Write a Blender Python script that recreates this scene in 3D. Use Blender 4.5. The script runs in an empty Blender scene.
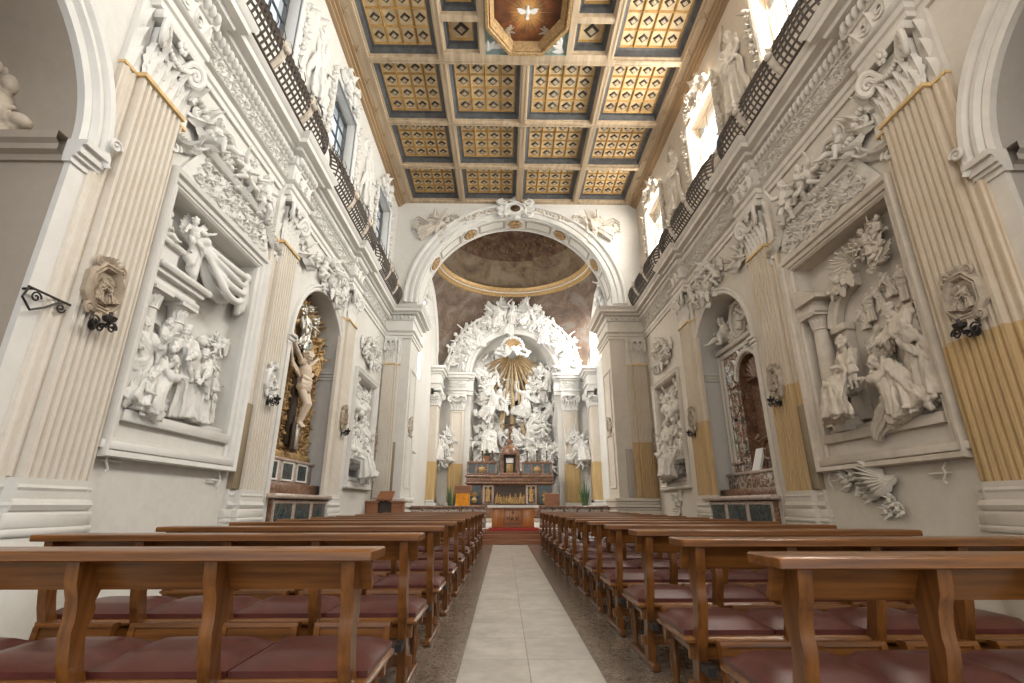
import bpy, bmesh, math, random
from mathutils import Vector, Matrix, Quaternion
from math import pi, sin, cos, sqrt, atan2
SC = bpy.context.scene
COL = SC.collection
XL, XR, YE, YA = -3.99, 4.70, 16.0, 24.0      # pilaster-face planes of the nave walls, arch wall, apse wall
rnd = random.Random(7)

# ------------------------------------------------------------------ materials
def new_mat(name):
    m = bpy.data.materials.new(name); m.use_nodes = True
    nt = m.node_tree; b = nt.nodes['Principled BSDF']
    return m, nt, b
def coords(nt, scale=1.0, obj=False):
    t = nt.nodes.new('ShaderNodeTexCoord'); mp = nt.nodes.new('ShaderNodeMapping')
    if isinstance(scale, (int, float)): scale = (scale,) * 3
    mp.inputs['Scale'].default_value = scale
    if obj:
        nt.links.new(t.outputs['Object'], mp.inputs['Vector'])
    else:
        g = nt.nodes.new('ShaderNodeNewGeometry'); nt.links.new(g.outputs['Position'], mp.inputs['Vector'])
    return mp.outputs['Vector']
def noise(nt, vec, scale, detail=4, rough=.6):
    n = nt.nodes.new('ShaderNodeTexNoise'); n.inputs['Scale'].default_value = scale
    n.inputs['Detail'].default_value = detail; n.inputs['Roughness'].default_value = rough
    nt.links.new(vec, n.inputs['Vector']); return n.outputs['Fac']
def ramp(nt, fac, stops, interp='LINEAR'):
    r = nt.nodes.new('ShaderNodeValToRGB'); cr = r.color_ramp; cr.interpolation = interp
    while len(cr.elements) < len(stops): cr.elements.new(.5)
    for e, (p, c) in zip(cr.elements, stops):
        e.position = p; e.color = (*c, 1)
    nt.links.new(fac, r.inputs['Fac']); return r.outputs['Color']
def mixc(nt, fac, a, b, mode='MIX'):
    m = nt.nodes.new('ShaderNodeMix'); m.data_type = 'RGBA'; m.blend_type = mode
    for s, v in ((0, fac), (6, a), (7, b)):
        if hasattr(v, 'links') or hasattr(v, 'is_linked'): nt.links.new(v, m.inputs[s])
        else: m.inputs[s].default_value = v if s == 0 else (*v, 1)
    return m.outputs[2]
def bump(nt, b, h, strength=.3, dist=.02):
    n = nt.nodes.new('ShaderNodeBump'); n.inputs['Strength'].default_value = strength; n.inputs['Distance'].default_value = dist
    nt.links.new(h, n.inputs['Height']); nt.links.new(n.outputs['Normal'], b.inputs['Normal'])
def plain(name, c, rough=.7, metal=0, var=.12, scale=3.0, bmp=0, spec=.5, bscale=None):
    m, nt, b = new_mat(name)
    v = coords(nt); f = noise(nt, v, scale)
    lo = tuple(x * (1 - var) for x in c); hi = tuple(min(1, x * (1 + var * .6)) for x in c)
    nt.links.new(ramp(nt, f, [(.3, lo), (.7, hi)]), b.inputs['Base Color'])
    b.inputs['Roughness'].default_value = rough; b.inputs['Metallic'].default_value = metal
    b.inputs['Specular IOR Level'].default_value = spec
    if bmp: bump(nt, b, noise(nt, v, bscale or scale * 8, 5), bmp)
    return m
def plaster(name, c, stain, amt=.35, ochre=None, zc=2.65, bmp=.12):
    """old limewash: large soft patches plus small scuffs; optional ochre repaint below a painted line at height zc"""
    m, nt, b = new_mat(name); v = coords(nt)
    f1 = noise(nt, v, .9, 6, .65); f2 = noise(nt, v, 9, 5, .7)
    col = ramp(nt, f1, [(.38, tuple(a * (1 - amt) + s * amt for a, s in zip(c, stain))), (.62, c)])
    col = mixc(nt, .25, col, ramp(nt, f2, [(.3, stain), (.6, c)]))
    if ochre:
        g = nt.nodes.new('ShaderNodeSeparateXYZ'); nt.links.new(v, g.inputs[0])
        vs = coords(nt, (5, 5, .35)); st = noise(nt, vs, 3, 5, .7)
        oc = ramp(nt, st, [(.3, tuple(x * .8 for x in ochre)), (.7, tuple(min(1, x * 1.15) for x in ochre))])
        lt = nt.nodes.new('ShaderNodeMath'); lt.operation = 'LESS_THAN'; lt.inputs[1].default_value = zc
        nt.links.new(g.outputs['Z'], lt.inputs[0]); col = mixc(nt, lt.outputs[0], col, oc)
    nt.links.new(col, b.inputs['Base Color']); b.inputs['Roughness'].default_value = .75
    b.inputs['Specular IOR Level'].default_value = .3
    bump(nt, b, f2, bmp, .02); return m
def marble(name, cols, scale=4, rough=.25, vein=(.9, .85, .8)):
    m, nt, b = new_mat(name); v = coords(nt)
    vo = nt.nodes.new('ShaderNodeTexVoronoi'); vo.inputs['Scale'].default_value = scale * 2
    nz = nt.nodes.new('ShaderNodeTexNoise'); nz.inputs['Scale'].default_value = scale; nt.links.new(v, nz.inputs['Vector'])
    vv = nt.nodes.new('ShaderNodeVectorMath'); vv.operation = 'ADD'
    nt.links.new(v, vv.inputs[0]); nt.links.new(nz.outputs['Color'], vv.inputs[1]); nt.links.new(vv.outputs[0], vo.inputs['Vector'])
    sp = nt.nodes.new('ShaderNodeSeparateColor'); nt.links.new(vo.outputs['Color'], sp.inputs[0])
    n = len(cols)
    col = ramp(nt, sp.outputs[0], [(i / n, c) for i, c in enumerate(cols)], 'CONSTANT')
    f = noise(nt, vv.outputs[0], scale * 2.5, 6, .7)
    col = mixc(nt, ramp(nt, f, [(.55, (0, 0, 0)), (.68, (.6, .6, .6))]), col, vein)
    nt.links.new(col, b.inputs['Base Color']); b.inputs['Roughness'].default_value = rough; return m
def wood(name, dark, light, axis, scale=1.0, rough=.35, coat=.0):
    m, nt, b = new_mat(name)
    s = [22, 22, 22]; s[axis] = 1.2
    v = coords(nt, tuple(x * scale for x in s), True); f = noise(nt, v, 1.0, 6, .65)
    nt.links.new(ramp(nt, f, [(.3, dark), (.5, tuple((a + c) / 2 for a, c in zip(dark, light))), (.72, light)]), b.inputs['Base Color'])
    b.inputs['Roughness'].default_value = rough; b.inputs['Coat Weight'].default_value = coat; b.inputs['Coat Roughness'].default_value = .15
    bump(nt, b, f, .08, .01); return m
def fresco(name, cols, scale=1.3, seed=0.0):
    m, nt, b = new_mat(name); v = coords(nt)
    ad = nt.nodes.new('ShaderNodeVectorMath'); ad.operation = 'ADD'; ad.inputs[1].default_value = (seed, seed * 2, 0); nt.links.new(v, ad.inputs[0])
    nz = nt.nodes.new('ShaderNodeTexNoise'); nz.inputs['Scale'].default_value = scale; nz.inputs['Detail'].default_value = 7
    nz.inputs['Roughness'].default_value = .7; nz.inputs['Distortion'].default_value = 1.2; nt.links.new(ad.outputs[0], nz.inputs['Vector'])
    n = len(cols) - 1
    c1 = ramp(nt, nz.outputs['Fac'], [(.28 + .44 * i / n, c) for i, c in enumerate(cols)])
    f2 = noise(nt, ad.outputs[0], scale * 4, 6, .7)
    col = mixc(nt, .35, c1, ramp(nt, f2, [(.35, cols[0]), (.5, cols[n // 2]), (.66, cols[-1])]))
    nt.links.new(col, b.inputs['Base Color']); b.inputs['Roughness'].default_value = .8; return m

WHITE = (.80, .775, .735)
M = {}
M['pl'] = plaster('limewash_white', (.69, .67, .63), (.53, .49, .43), .35)
M['pr'] = plaster('limewash_dimmed', (.60, .53, .44), (.46, .385, .30), .4)  # same limewash as the left wall, the right side's weaker light coloured in
M['shl'] = plaster('pilaster_white', (.68, .63, .555), (.56, .455, .33), .35)
M['shr'] = plaster('pilaster_cream', (.58, .48, .36), (.46, .33, .21), .45, (.50, .335, .16), 2.68)
M['shr2'] = plaster('pilaster_cream_tall_ochre', (.58, .49, .375), (.46, .345, .225), .45, (.49, .33, .16), 2.95)
M['apl'] = plaster('apse_pilaster_plaster', (.66, .60, .52), (.54, .45, .34), .3, (.56, .39, .18), 2.95)
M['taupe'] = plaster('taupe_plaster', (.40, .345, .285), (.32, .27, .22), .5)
M['taupe2'] = plaster('grey_beige_plaster', (.60, .55, .48), (.48, .43, .36), .45)
M['stw'] = plain('white_stucco', (.69, .67, .63), .6, 0, .06, 4, .12, .35, 60)
M['stc'] = plain('dimmed_stucco', (.60, .535, .45), .6, 0, .10, 4, .12, .35, 60)  # the white stucco with weaker light put into its tint, mostly right wall
M['stb'] = plain('beige_stucco', (.54, .46, .365), .65, 0, .14, 5, .12, .3, 60)
M['med'] = plain('aged_medallion_stucco', (.40, .32, .235), .65, 0, .25, 12, .12, .3)
M['bare'] = plaster('bare_brown_plaster', (.30, .235, .15), (.22, .17, .11), .5)
M['gold'] = plain('gilding', (.48, .31, .13), .5, .25, .4, 14, .2)
M['giltd'] = plain('dull_gilding', (.40, .25, .105), .55, .1, .5, 18, .25)
M['fillet'] = plain('gold_paint', (.68, .46, .20), .55, .1, .3, 6)
M['raygold'] = plain('gold_rays', (.55, .41, .24), .5, .15, .25, 5)
M['iron'] = plain('wrought_iron', (.045, .04, .038), .5, .6, .3, 10)
M['grille'] = plain('brown_lattice_wood', (.075, .055, .042), .6, 0, .4, 8)
M['band'] = plain('grille_band', (.55, .47, .38), .7, 0, .3, 8)
M['wx'] = wood('pew_wood_long', (.07, .023, .005), (.29, .11, .024), 0, 1, .3, .22)
M['wz'] = wood('pew_wood_upright', (.055, .018, .004), (.25, .092, .019), 2, 1, .32, .18)
M['leather'] = plain('burgundy_leather', (.098, .026, .020), .34, 0, .25, 12, .06, .4, 90)
M['beam'] = wood('ceiling_beam_wood', (.33, .245, .16), (.56, .44, .30), 1, .35, .6)
M['cornw'] = wood('ceiling_edge_wood', (.25, .16, .085), (.46, .32, .18), 1, .3, .6)
M['slate'] = plain('slate_paint', (.085, .085, .085), .6, 0, .4, 6)
M['tile'] = plain('cream_panel_paint', (.68, .53, .32), .6, 0, .22, 5)
M['batten'] = plain('gold_batten', (.46, .26, .07), .5, .2, .3, 7)
M['dark'] = plain('dark_brown_paint', (.055, .035, .022), .6, 0, .3, 9)
M['dlight'] = plain('pale_rosette_paint', (.52, .42, .29), .6, 0, .3, 9)
M['dome1'] = fresco('dome_fresco', [(.05, .035, .025), (.13, .085, .05), (.24, .17, .10), (.33, .26, .18), (.17, .15, .14)], .7)
M['dome2'] = fresco('dome_upper_fresco', [(.05, .025, .015), (.12, .06, .035), (.22, .14, .08), (.40, .30, .20)], 1.3, 5)
M['pend'] = fresco('pendentive_fresco', [(.02, .018, .018), (.07, .052, .042), (.15, .10, .065), (.22, .20, .185), (.13, .06, .045)], .8, 9)
M['glass'] = None
M['inlay'] = marble('inlaid_marble', [(.25, .09, .055), (.46, .40, .32), (.09, .10, .08), (.30, .17, .10), (.54, .47, .39), (.17, .08, .05)], 5)
M['mbrown'] = marble('brown_marble', [(.15, .07, .035), (.20, .10, .055), (.12, .055, .035), (.26, .15, .09)], 5, .3, (.36, .27, .20))
M['mgreen'] = marble('dark_green_marble', [(.03, .045, .04), (.06, .08, .075), (.04, .05, .06)], 6, .2, (.35, .38, .36))
M['mpink'] = marble('pale_pink_marble', [(.44, .34, .28), (.52, .43, .37), (.38, .27, .21)], 6, .3, (.62, .56, .5))
M['mwhite'] = marble('white_marble', [(.74, .71, .67), (.78, .76, .72), (.70, .67, .62)], 3, .3, (.6, .56, .52))
M['border'] = marble('aisle_edge_marble', [(.15, .115, .085), (.21, .165, .125), (.12, .09, .07), (.25, .20, .155)], 9, .22, (.33, .28, .22))
M['carpet'] = plain('red_carpet', (.42, .045, .035), .95, 0, .25, 40, .3)
M['oak'] = wood('altar_oak', (.36, .13, .035), (.60, .27, .085), 2, 1, .35)
M['walnut'] = wood('ambo_walnut', (.20, .075, .03), (.34, .14, .06), 0, 1, .4)
M['silver'] = plain('silvered_metal', (.55, .52, .46), .35, .8, .2, 12)
M['green'] = plain('leaf_green', (.06, .12, .04), .6, 0, .5, 20)
M['pot'] = plain('terracotta', (.34, .15, .08), .8, 0, .2, 8)
M['orange'] = plain('orange_cloth', (.80, .34, .03), .8, 0, .2, 9)
M['bronze'] = plain('dark_bronze', (.10, .06, .035), .45, .6, .3, 10)
M['body'] = plain('painted_corpus', (.62, .50, .38), .5, 0, .12, 10)
M['bluegreen'] = plain('blue_green_paint', (.25, .32, .30), .6, 0, .3, 9)
M['paper'] = plain('white_linen', (.82, .80, .76), .8, 0, .05, 9)
M['candle'] = plain('wax', (.85, .80, .68), .5, 0, .05, 9)
def glassmat():
    m, nt, b = new_mat('window_glass'); out = nt.nodes['Material Output']
    t = nt.nodes.new('ShaderNodeBsdfTransparent'); t.inputs['Color'].default_value = (.93, .97, 1, 1)
    g = nt.nodes.new('ShaderNodeBsdfGlossy'); g.inputs['Roughness'].default_value = .03
    mx = nt.nodes.new('ShaderNodeMixShader'); mx.inputs[0].default_value = .06
    nt.links.new(t.outputs[0], mx.inputs[1]); nt.links.new(g.outputs[0], mx.inputs[2]); nt.links.new(mx.outputs[0], out.inputs['Surface'])
    return m
M['glass'] = glassmat()
def floormat():
    m, nt, b = new_mat('floor_tiles'); v = coords(nt)
    br = nt.nodes.new('ShaderNodeTexBrick'); br.offset = 0
    br.inputs['Scale'].default_value = 1; br.inputs['Brick Width'].default_value = .495; br.inputs['Row Height'].default_value = .62
    br.inputs['Mortar Size'].default_value = .004; br.inputs['Color1'].default_value = (.50, .475, .43, 1); br.inputs['Color2'].default_value = (.43, .405, .365, 1)
    br.inputs['Mortar'].default_value = (.20, .18, .15, 1)
    mp = nt.nodes.new('ShaderNodeMapping'); mp.inputs['Location'].default_value = (.31, .1, 0); nt.links.new(v, mp.inputs['Vector']); nt.links.new(mp.outputs[0], br.inputs['Vector'])
    f = noise(nt, v, 3.5, 8, .7)
    col = mixc(nt, .55, br.outputs['Color'], ramp(nt, f, [(.34, (.26, .24, .21)), (.64, (.62, .60, .56))]), 'OVERLAY')
    nt.links.new(col, b.inputs['Base Color']); b.inputs['Roughness'].default_value = .3
    b.inputs['Roughness'].default_value = .32; return m
M['floor'] = floormat()

# ------------------------------------------------------------------ mesh kit
class MB:
    def __init__(s): s.v = []; s.f = []
    def add(s, V, F, T=None):
        o = len(s.v)
        s.v += [tuple(T(*p)) if T else tuple(p) for p in V]
        s.f += [tuple(i + o for i in f) for f in F]; return s
def I(x, y, z): return (x, y, z)
def TLf(a, z, d): return (XL + d, a, z)
def TRf(a, z, d): return (XR - d, a, z)
def TEf(a, z, d): return (a, YE - d, z)
def TAf(a, z, d): return (a, YA - d, z)
def off(T, a0=0, z0=0, d0=0, s=1.0, fl=1):
    return lambda a, z, d: T(a0 + a * s * fl, z0 + z * s, d0 + d * s)
def FM(T):      # frame matrix: local x -> along the wall, local y -> out of the wall, local z -> up
    o = Vector(T(0, 0, 0)); ea = Vector(T(1, 0, 0)) - o; ez = Vector(T(0, 1, 0)) - o; ed = Vector(T(0, 0, 1)) - o
    m = Matrix.Identity(4)
    for i, c in enumerate((ea, ed, ez, o)):
        for r in range(3): m[r][i] = c[r]
    return m
def box(mb, x0, x1, y0, y1, z0, z1, T=None, bev=0):
    if bev:
        b = min(bev, abs(x1 - x0) / 2.1, abs(y1 - y0) / 2.1, abs(z1 - z0) / 2.1)
        V = []; 
        for z, i in ((z0, b), (z0 + b, 0), (z1 - b, 0), (z1, b)):
            for (x, y) in ((x0 + i + b, y0 + i), (x1 - i - b, y0 + i), (x1 - i, y0 + i + b), (x1 - i, y1 - i - b), (x1 - i - b, y1 - i), (x0 + i + b, y1 - i), (x0 + i, y1 - i - b), (x0 + i, y0 + i + b)):
                V.append((x, y, z))
        F = [tuple(range(7, -1, -1)), tuple(range(24, 32))]
        for k in range(3):
            for i in range(8):
                j = (i + 1) % 8; F.append((k * 8 + i, k * 8 + j, k * 8 + 8 + j, k * 8 + 8 + i))
        return mb.add(V, F, T)
    V = [(x, y, z) for z in (z0, z1) for y in (y0, y1) for x in (x0, x1)]
    return mb.add(V, [(0, 2, 3, 1), (4, 5, 7, 6), (0, 1, 5, 4), (2, 6, 7, 3), (0, 4, 6, 2), (1, 3, 7, 5)], T)
def wbox(mb, T, a0, a1, z0, z1, d0, d1, bev=.0):      # box in wall coordinates
    return box(mb, a0, a1, z0, z1, d0, d1, T, bev)
def sphere(mb, c, r, T=None, nu=10, nv=6, rot=None):
    if isinstance(r, (int, float)): r = (r, r, r)
    V = []
    for i in range(nv + 1):
        t = pi * i / nv
        for j in range(nu):
            p = Vector((r[0] * sin(t) * cos(2 * pi * j / nu), r[1] * sin(t) * sin(2 * pi * j / nu), r[2] * cos(t)))
            if rot: p = rot @ p
            V.append((c[0] + p[0], c[1] + p[1], c[2] + p[2]))
    F = []
    for i in range(nv):
        for j in range(nu):
            k = (j + 1) % nu; F.append((i * nu + j, (i + 1) * nu + j, (i + 1) * nu + k, i * nu + k))
    return mb.add(V, F, T)
def tube(mb, pts, r, T=None, n=6, closed=False):
    """round tube along points; r a number or a list"""
    P = [Vector(p) for p in pts]; m = len(P); V = []; prev = None
    for i, p in enumerate(P):
        if closed: t = P[(i + 1) % m] - P[i - 1]
        else: t = P[min(i + 1, m - 1)] - P[max(i - 1, 0)]
        t.normalize()
        if prev is None:
            a = Vector((0, 0, 1)) if abs(t.z) < .9 else Vector((1, 0, 0)); u = t.cross(a).normalized()
        else:
            u = prev - t * prev.dot(t)
            u = u.normalized() if u.length > 1e-6 else t.orthogonal().normalized()
        prev = u; w = t.cross(u); rr = r[i] if isinstance(r, (list, tuple)) else r
        for k in range(n):
            a = 2 * pi * k / n; V.append(tuple(p + u * rr * cos(a) + w * rr * sin(a)))
    F = []
    for i in range(m if closed else m - 1):
        j = (i + 1) % m
        for k in range(n):
            l = (k + 1) % n; F.append((i * n + k, i * n + l, j * n + l, j * n + k))
    if not closed: F += [tuple(range(n - 1, -1, -1)), tuple(range((m - 1) * n, m * n))]
    return mb.add(V, F, T)
def lathe(mb, prof, c=(0, 0, 0), n=20, T=None, a0=0, a1=2 * pi, caps=True):
    V = []; full = abs(a1 - a0 - 2 * pi) < 1e-6; k = n if full else n + 1
    for r, z in prof:
        for j in range(k):
            a = a0 + (a1 - a0) * j / n; V.append((c[0] + r * cos(a), c[1] + r * sin(a), c[2] + z))
    F = []
    for i in range(len(prof) - 1):
        for j in range(n):
            l = (j + 1) % k; F.append((i * k + j, i * k + l, (i + 1) * k + l, (i + 1) * k + j))
    if full and caps and prof[0][0] > 1e-5: F.append(tuple(range(k - 1, -1, -1)))
    if full and caps and prof[-1][0] > 1e-5: F.append(tuple(range((len(prof) - 1) * k, len(prof) * k)))
    return mb.add(V, F, T)
def prism(mb, poly, h0, h1, T=None, axes='xy'):
    n = len(poly)
    def q(p, h): return (p[0], p[1], h) if axes == 'xy' else ((h, p[0], p[1]) if axes == 'yz' else (p[0], h, p[1]))
    V = [q(p, h0) for p in poly] + [q(p, h1) for p in poly]
    F = [tuple(range(n - 1, -1, -1)), tuple(range(n, 2 * n))] + [(i, (i + 1) % n, n + (i + 1) % n, n + i) for i in range(n)]
    return mb.add(V, F, T)
def mould(mb, path, prof, T, closed=False, sgn=1):
    """sweep a profile [(offset sideways, height out of plane)] along a 2-D path with mitred corners"""
    P = [Vector(p) for p in path]; m = len(P); k = len(prof); V = []
    for i, p in enumerate(P):
        ds = []
        if closed or i > 0: ds.append((P[i] - P[i - 1]).normalized())
        if closed or i < m - 1: ds.append((P[(i + 1) % m] - P[i]).normalized())
        ns = [Vector((-d.y, d.x)) for d in ds]
        n = sum(ns, Vector((0, 0))); n.normalize()
        sc = 1 / max(.35, n.dot(ns[0])); n = n * sc * sgn
        for o, h in prof:
            V.append((p.x + n.x * o, p.y + n.y * o, h))
    F = []
    for i in range(m if closed else m - 1):
        j = (i + 1) % m
        for q in range(k - 1): F.append((i * k + q, i * k + q + 1, j * k + q + 1, j * k + q))
    if not closed: F += [tuple(range(k)), tuple(range((m - 1) * k, m * k))]
    return mb.add(V, F, T)
def arc(cx, cz, r, a0, a1, n): return [(cx + r * cos(a0 + (a1 - a0) * i / n), cz + r * sin(a0 + (a1 - a0) * i / n)) for i in range(n + 1)]
def archloop(a0, a1, zb, zs, n=24):      # closed loop of an arched opening
    c = (a0 + a1) / 2; r = (a1 - a0) / 2
    return [(a0, zb), (a1, zb)] + arc(c, zs, r, 0, pi, n)
def plate(mb, outer, holes, d, T):
    bm = bmesh.new(); E = []
    for lp in [outer] + holes:
        vs = [bm.verts.new((p[0], p[1], 0)) for p in lp]
        E += [bm.edges.new((vs[i], vs[(i + 1) % len(vs)])) for i in range(len(vs))]
    bmesh.ops.triangle_fill(bm, use_beauty=True, use_dissolve=False, edges=E, normal=(0, 0, 1))
    bm.verts.index_update()
    mb.add([(v.co.x, v.co.y, d) for v in bm.verts], [tuple(v.index for v in f.verts) for f in bm.faces], T); bm.free()
def reveal(mb, loop, d0, d1, T, skip=()):
    n = len(loop)
    V = [(p[0], p[1], d0) for p in loop] + [(p[0], p[1], d1) for p in loop]
    mb.add(V, [(i, (i + 1) % n, n + (i + 1) % n, n + i) for i in range(n) if i not in skip], T)
def cap(mb, p, q, r1, r2, n=12):
    p, q = Vector(p), Vector(q); t = q - p
    if t.length < 1e-5: t = Vector((0, 0, 1e-4))
    t.normalize(); pts = []; rr = []
    for k in range(3): a = -pi / 2 + .12 + (pi / 2 - .12) * k / 3; pts.append(p + t * r1 * sin(a)); rr.append(r1 * cos(a))
    pts.append(p); rr.append(r1); pts.append(q); rr.append(r2)
    for k in range(1, 4): a = (pi / 2 - .12) * k / 3; pts.append(q + t * r2 * sin(a)); rr.append(r2 * cos(a))
    tube(mb, pts, rr, None, n)
def leaf(mb, T, a, z, ang, L, W, d0, h, curl=1.0, n=6):
    """acanthus-like lobed leaf lying on the wall, its midrib raised and its tip curling out"""
    V = []; F = []; ca, sa = cos(ang), sin(ang)
    for i in range(n + 1):
        t = i / n; w = W * (sin(pi * min(1, t * .86 + .12)) ** .8) * (1 + .32 * sin(t * 19)) * .5
        up = h * (.45 + .55 * t + curl * t * t)
        for k, (o, e) in enumerate(((-1, .15), (-.5, .75), (0, 1), (.5, .75), (1, .15))):
            x = t * L - curl * .1 * L * t * t; y = o * w
            V.append((a + x * ca - y * sa, z + x * sa + y * ca, d0 + up * e - (h * .25 if k in (1, 3) else 0)))
    for i in range(n):
        for k in range(4): F.append((i * 5 + k, i * 5 + k + 1, i * 5 + 6 + k, i * 5 + 5 + k))
    mb.add(V, F, T)
def spiral(cx, cz, R, a0, turns, d, n=26, r1=.12, sg=1):
    out = []
    for i in range(n + 1):
        t = i / n; r = R * (1 - t * (1 - r1)); a = a0 + sg * 2 * pi * turns * t
        out.append((cx + r * cos(a), cz + r * sin(a), d))
    return out
def rinceau(mb, T, a0, a1, z0, z1, d, seed=0, unit=None, h=.03):
    """running acanthus scroll filling a band"""
    r_ = random.Random(seed); H = z1 - z0; unit = unit or H * 1.05; n = max(1, round((a1 - a0) / unit)); u = (a1 - a0) / n
    zc = (z0 + z1) / 2
    for i in range(n):
        cx = a0 + (i + .5) * u; sg = 1 if i % 2 else -1; R = min(H, u) * .40
        sp = spiral(cx, zc, R, pi * (.9 if sg > 0 else -.9), 1.5, d + h * .4, 22, .15, -sg)
        tube(mb, sp, [H * .055 * (1 - .6 * k / 22) for k in range(23)], T, 5)
        sphere(mb, (cx, zc, d + h * .5), (H * .09, H * .09, h * 1.1), T, 7, 5)
        for k in range(7):
            a = r_.uniform(0, 2 * pi) if k > 3 else k * pi / 2 + pi / 4; rr = R * r_.uniform(.62, 1.0)
            leaf(mb, T, cx + rr * cos(a), zc + rr * sin(a), a + sg * r_.uniform(.4, 1.2), H * r_.uniform(.2, .34), H * .17, d, h, 1, 4)
def mesh_of(mb, name, angle=38):
    me = bpy.data.meshes.new(name); me.from_pydata(mb.v, [], mb.f)
    bm = bmesh.new(); bm.from_mesh(me); bmesh.ops.recalc_face_normals(bm, faces=bm.faces); bm.to_mesh(me); bm.free()
    me.polygons.foreach_set('use_smooth', [True] * len(me.polygons)); me.set_sharp_from_angle(angle=math.radians(angle)); me.update(); return me
def rootloc(o):
    v = Vector((0, 0, 0))
    while o is not None: v += o.location; o = o.parent
    return v
def props(o, label=None, cat=None, group=None, kind=None):
    if label: o['label'] = label
    if cat: o['category'] = cat
    if group: o['group'] = group
    if kind: o['kind'] = kind
    return o
def thing(name, loc, label, cat, group=None):
    o = bpy.data.objects.new(name, None); COL.objects.link(o); o.empty_display_size = .1
    o.location = loc; return props(o, label, cat, group)
def obj(name, mb, mat, parent=None, label=None, cat=None, group=None, kind=None, angle=38):
    """one mesh object; under a parent the vertices are taken relative to it, at top level the origin sits under the mesh"""
    if parent is not None: c = rootloc(parent)
    else:
        xs, ys, zs = zip(*mb.v); c = Vector(((min(xs) + max(xs)) / 2, (min(ys) + max(ys)) / 2, min(zs)))
    mb.v = [(x - c.x, y - c.y, z - c.z) for x, y, z in mb.v]
    me = mesh_of(mb, name, angle); me.materials.append(M[mat])
    o = bpy.data.objects.new(name, me); COL.objects.link(o)
    if parent is not None: o.parent = parent
    else: o.location = c
    return props(o, label, cat, group, kind)
def inst(name, me, mat, T, a, z, d, s=1.0, tilt=0, yaw=0, pitch=0, fl=1, dy=1.0, parent=None, **kw):
    """place a library mesh in wall coordinates"""
    S = Matrix.Diagonal((s * fl, s * dy, s, 1))
    W = FM(T) @ Matrix.Translation((a, d, z)) @ Matrix.Rotation(tilt, 4, 'Y') @ Matrix.Rotation(pitch, 4, 'X') @ Matrix.Rotation(yaw, 4, 'Z') @ S
    key = me.name + '/' + mat
    if key not in LIBM:
        m2 = me.copy(); m2.materials.clear(); m2.materials.append(M[mat]); LIBM[key] = m2
    o = bpy.data.objects.new(name, LIBM[key]); COL.objects.link(o)
    if parent is not None:
        o.parent = parent; W = Matrix.Translation(-rootloc(parent)) @ W
    o.matrix_basis = W
    return props(o, **kw)
LIBM = {}
# ------------------------------------------------------------------ carved figures: local x across, y towards the viewer, z up
from mathutils import noise as mnoise
def remeshed(mb, name, vox, smooth=1, folds=None):
    me = bpy.data.meshes.new(name + '_raw'); me.from_pydata(mb.v, [], mb.f)
    bm = bmesh.new(); bm.from_mesh(me); bmesh.ops.recalc_face_normals(bm, faces=bm.faces); bm.to_mesh(me); bm.free()
    o = bpy.data.objects.new(name + '_raw', me); COL.objects.link(o)
    r = o.modifiers.new('r', 'REMESH'); r.mode = 'VOXEL'; r.voxel_size = vox; r.adaptivity = 0
    if smooth:
        s = o.modifiers.new('s', 'SMOOTH'); s.factor = .5; s.iterations = smooth
    dg = bpy.context.evaluated_depsgraph_get(); ev = o.evaluated_get(dg)
    out = bpy.data.meshes.new_from_object(ev, depsgraph=dg); out.name = name
    bpy.data.objects.remove(o); bpy.data.meshes.remove(me)
    if folds:                                     # crumpled cloth: ridged noise drawn out along the fall of the folds
        ns = [v.normal.copy() for v in out.vertices]
        for v, n in zip(out.vertices, ns):
            p = v.co; w = 1.0
            for c, r in folds[1]: w = min(w, max(0, ((p - c).length - r) / (r * .5)))
            if w <= 0: continue
            q = Vector((p.x * 8, p.y * 8, p.z * 2.6)) + folds[2]
            f = 1 - 2.2 * abs(mnoise.noise(q)); g = 1 - 2.2 * abs(mnoise.noise(q * 2.1 + Vector((5, 1, 3))))
            v.co = p + n * w * folds[0] * (f * .8 + g * .28 - .3)
    out.polygons.foreach_set('use_smooth', [True] * len(out.polygons)); return out
DJ = dict(pel=(0, 0, .95), che=(0, .02, 1.28), nek=(0, .03, 1.47), hed=(0, .06, 1.62), ls=(-.19, 0, 1.41), le=(-.27, .02, 1.12), lh=(-.22, .18, .95),
          rs=(.19, 0, 1.41), re=(.27, .02, 1.12), rh=(.22, .18, .95), lp=(-.1, 0, .92), lk=(-.11, .06, .5), la=(-.11, 0, .08), rp=(.1, 0, .92), rk=(.11, .06, .5), ra=(.11, 0, .08))
CJ = dict(pel=(0, 0, .46), che=(0, .02, .66), nek=(0, .03, .75), hed=(0, .05, .86), ls=(-.13, 0, .71), le=(-.21, .04, .55), lh=(-.16, .16, .48),
          rs=(.13, 0, .71), re=(.21, .04, .55), rh=(.16, .16, .48), lp=(-.07, 0, .44), lk=(-.08, .06, .25), la=(-.08, 0, .05), rp=(.07, 0, .44), rk=(.08, .06, .25), ra=(.08, 0, .05))
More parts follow.
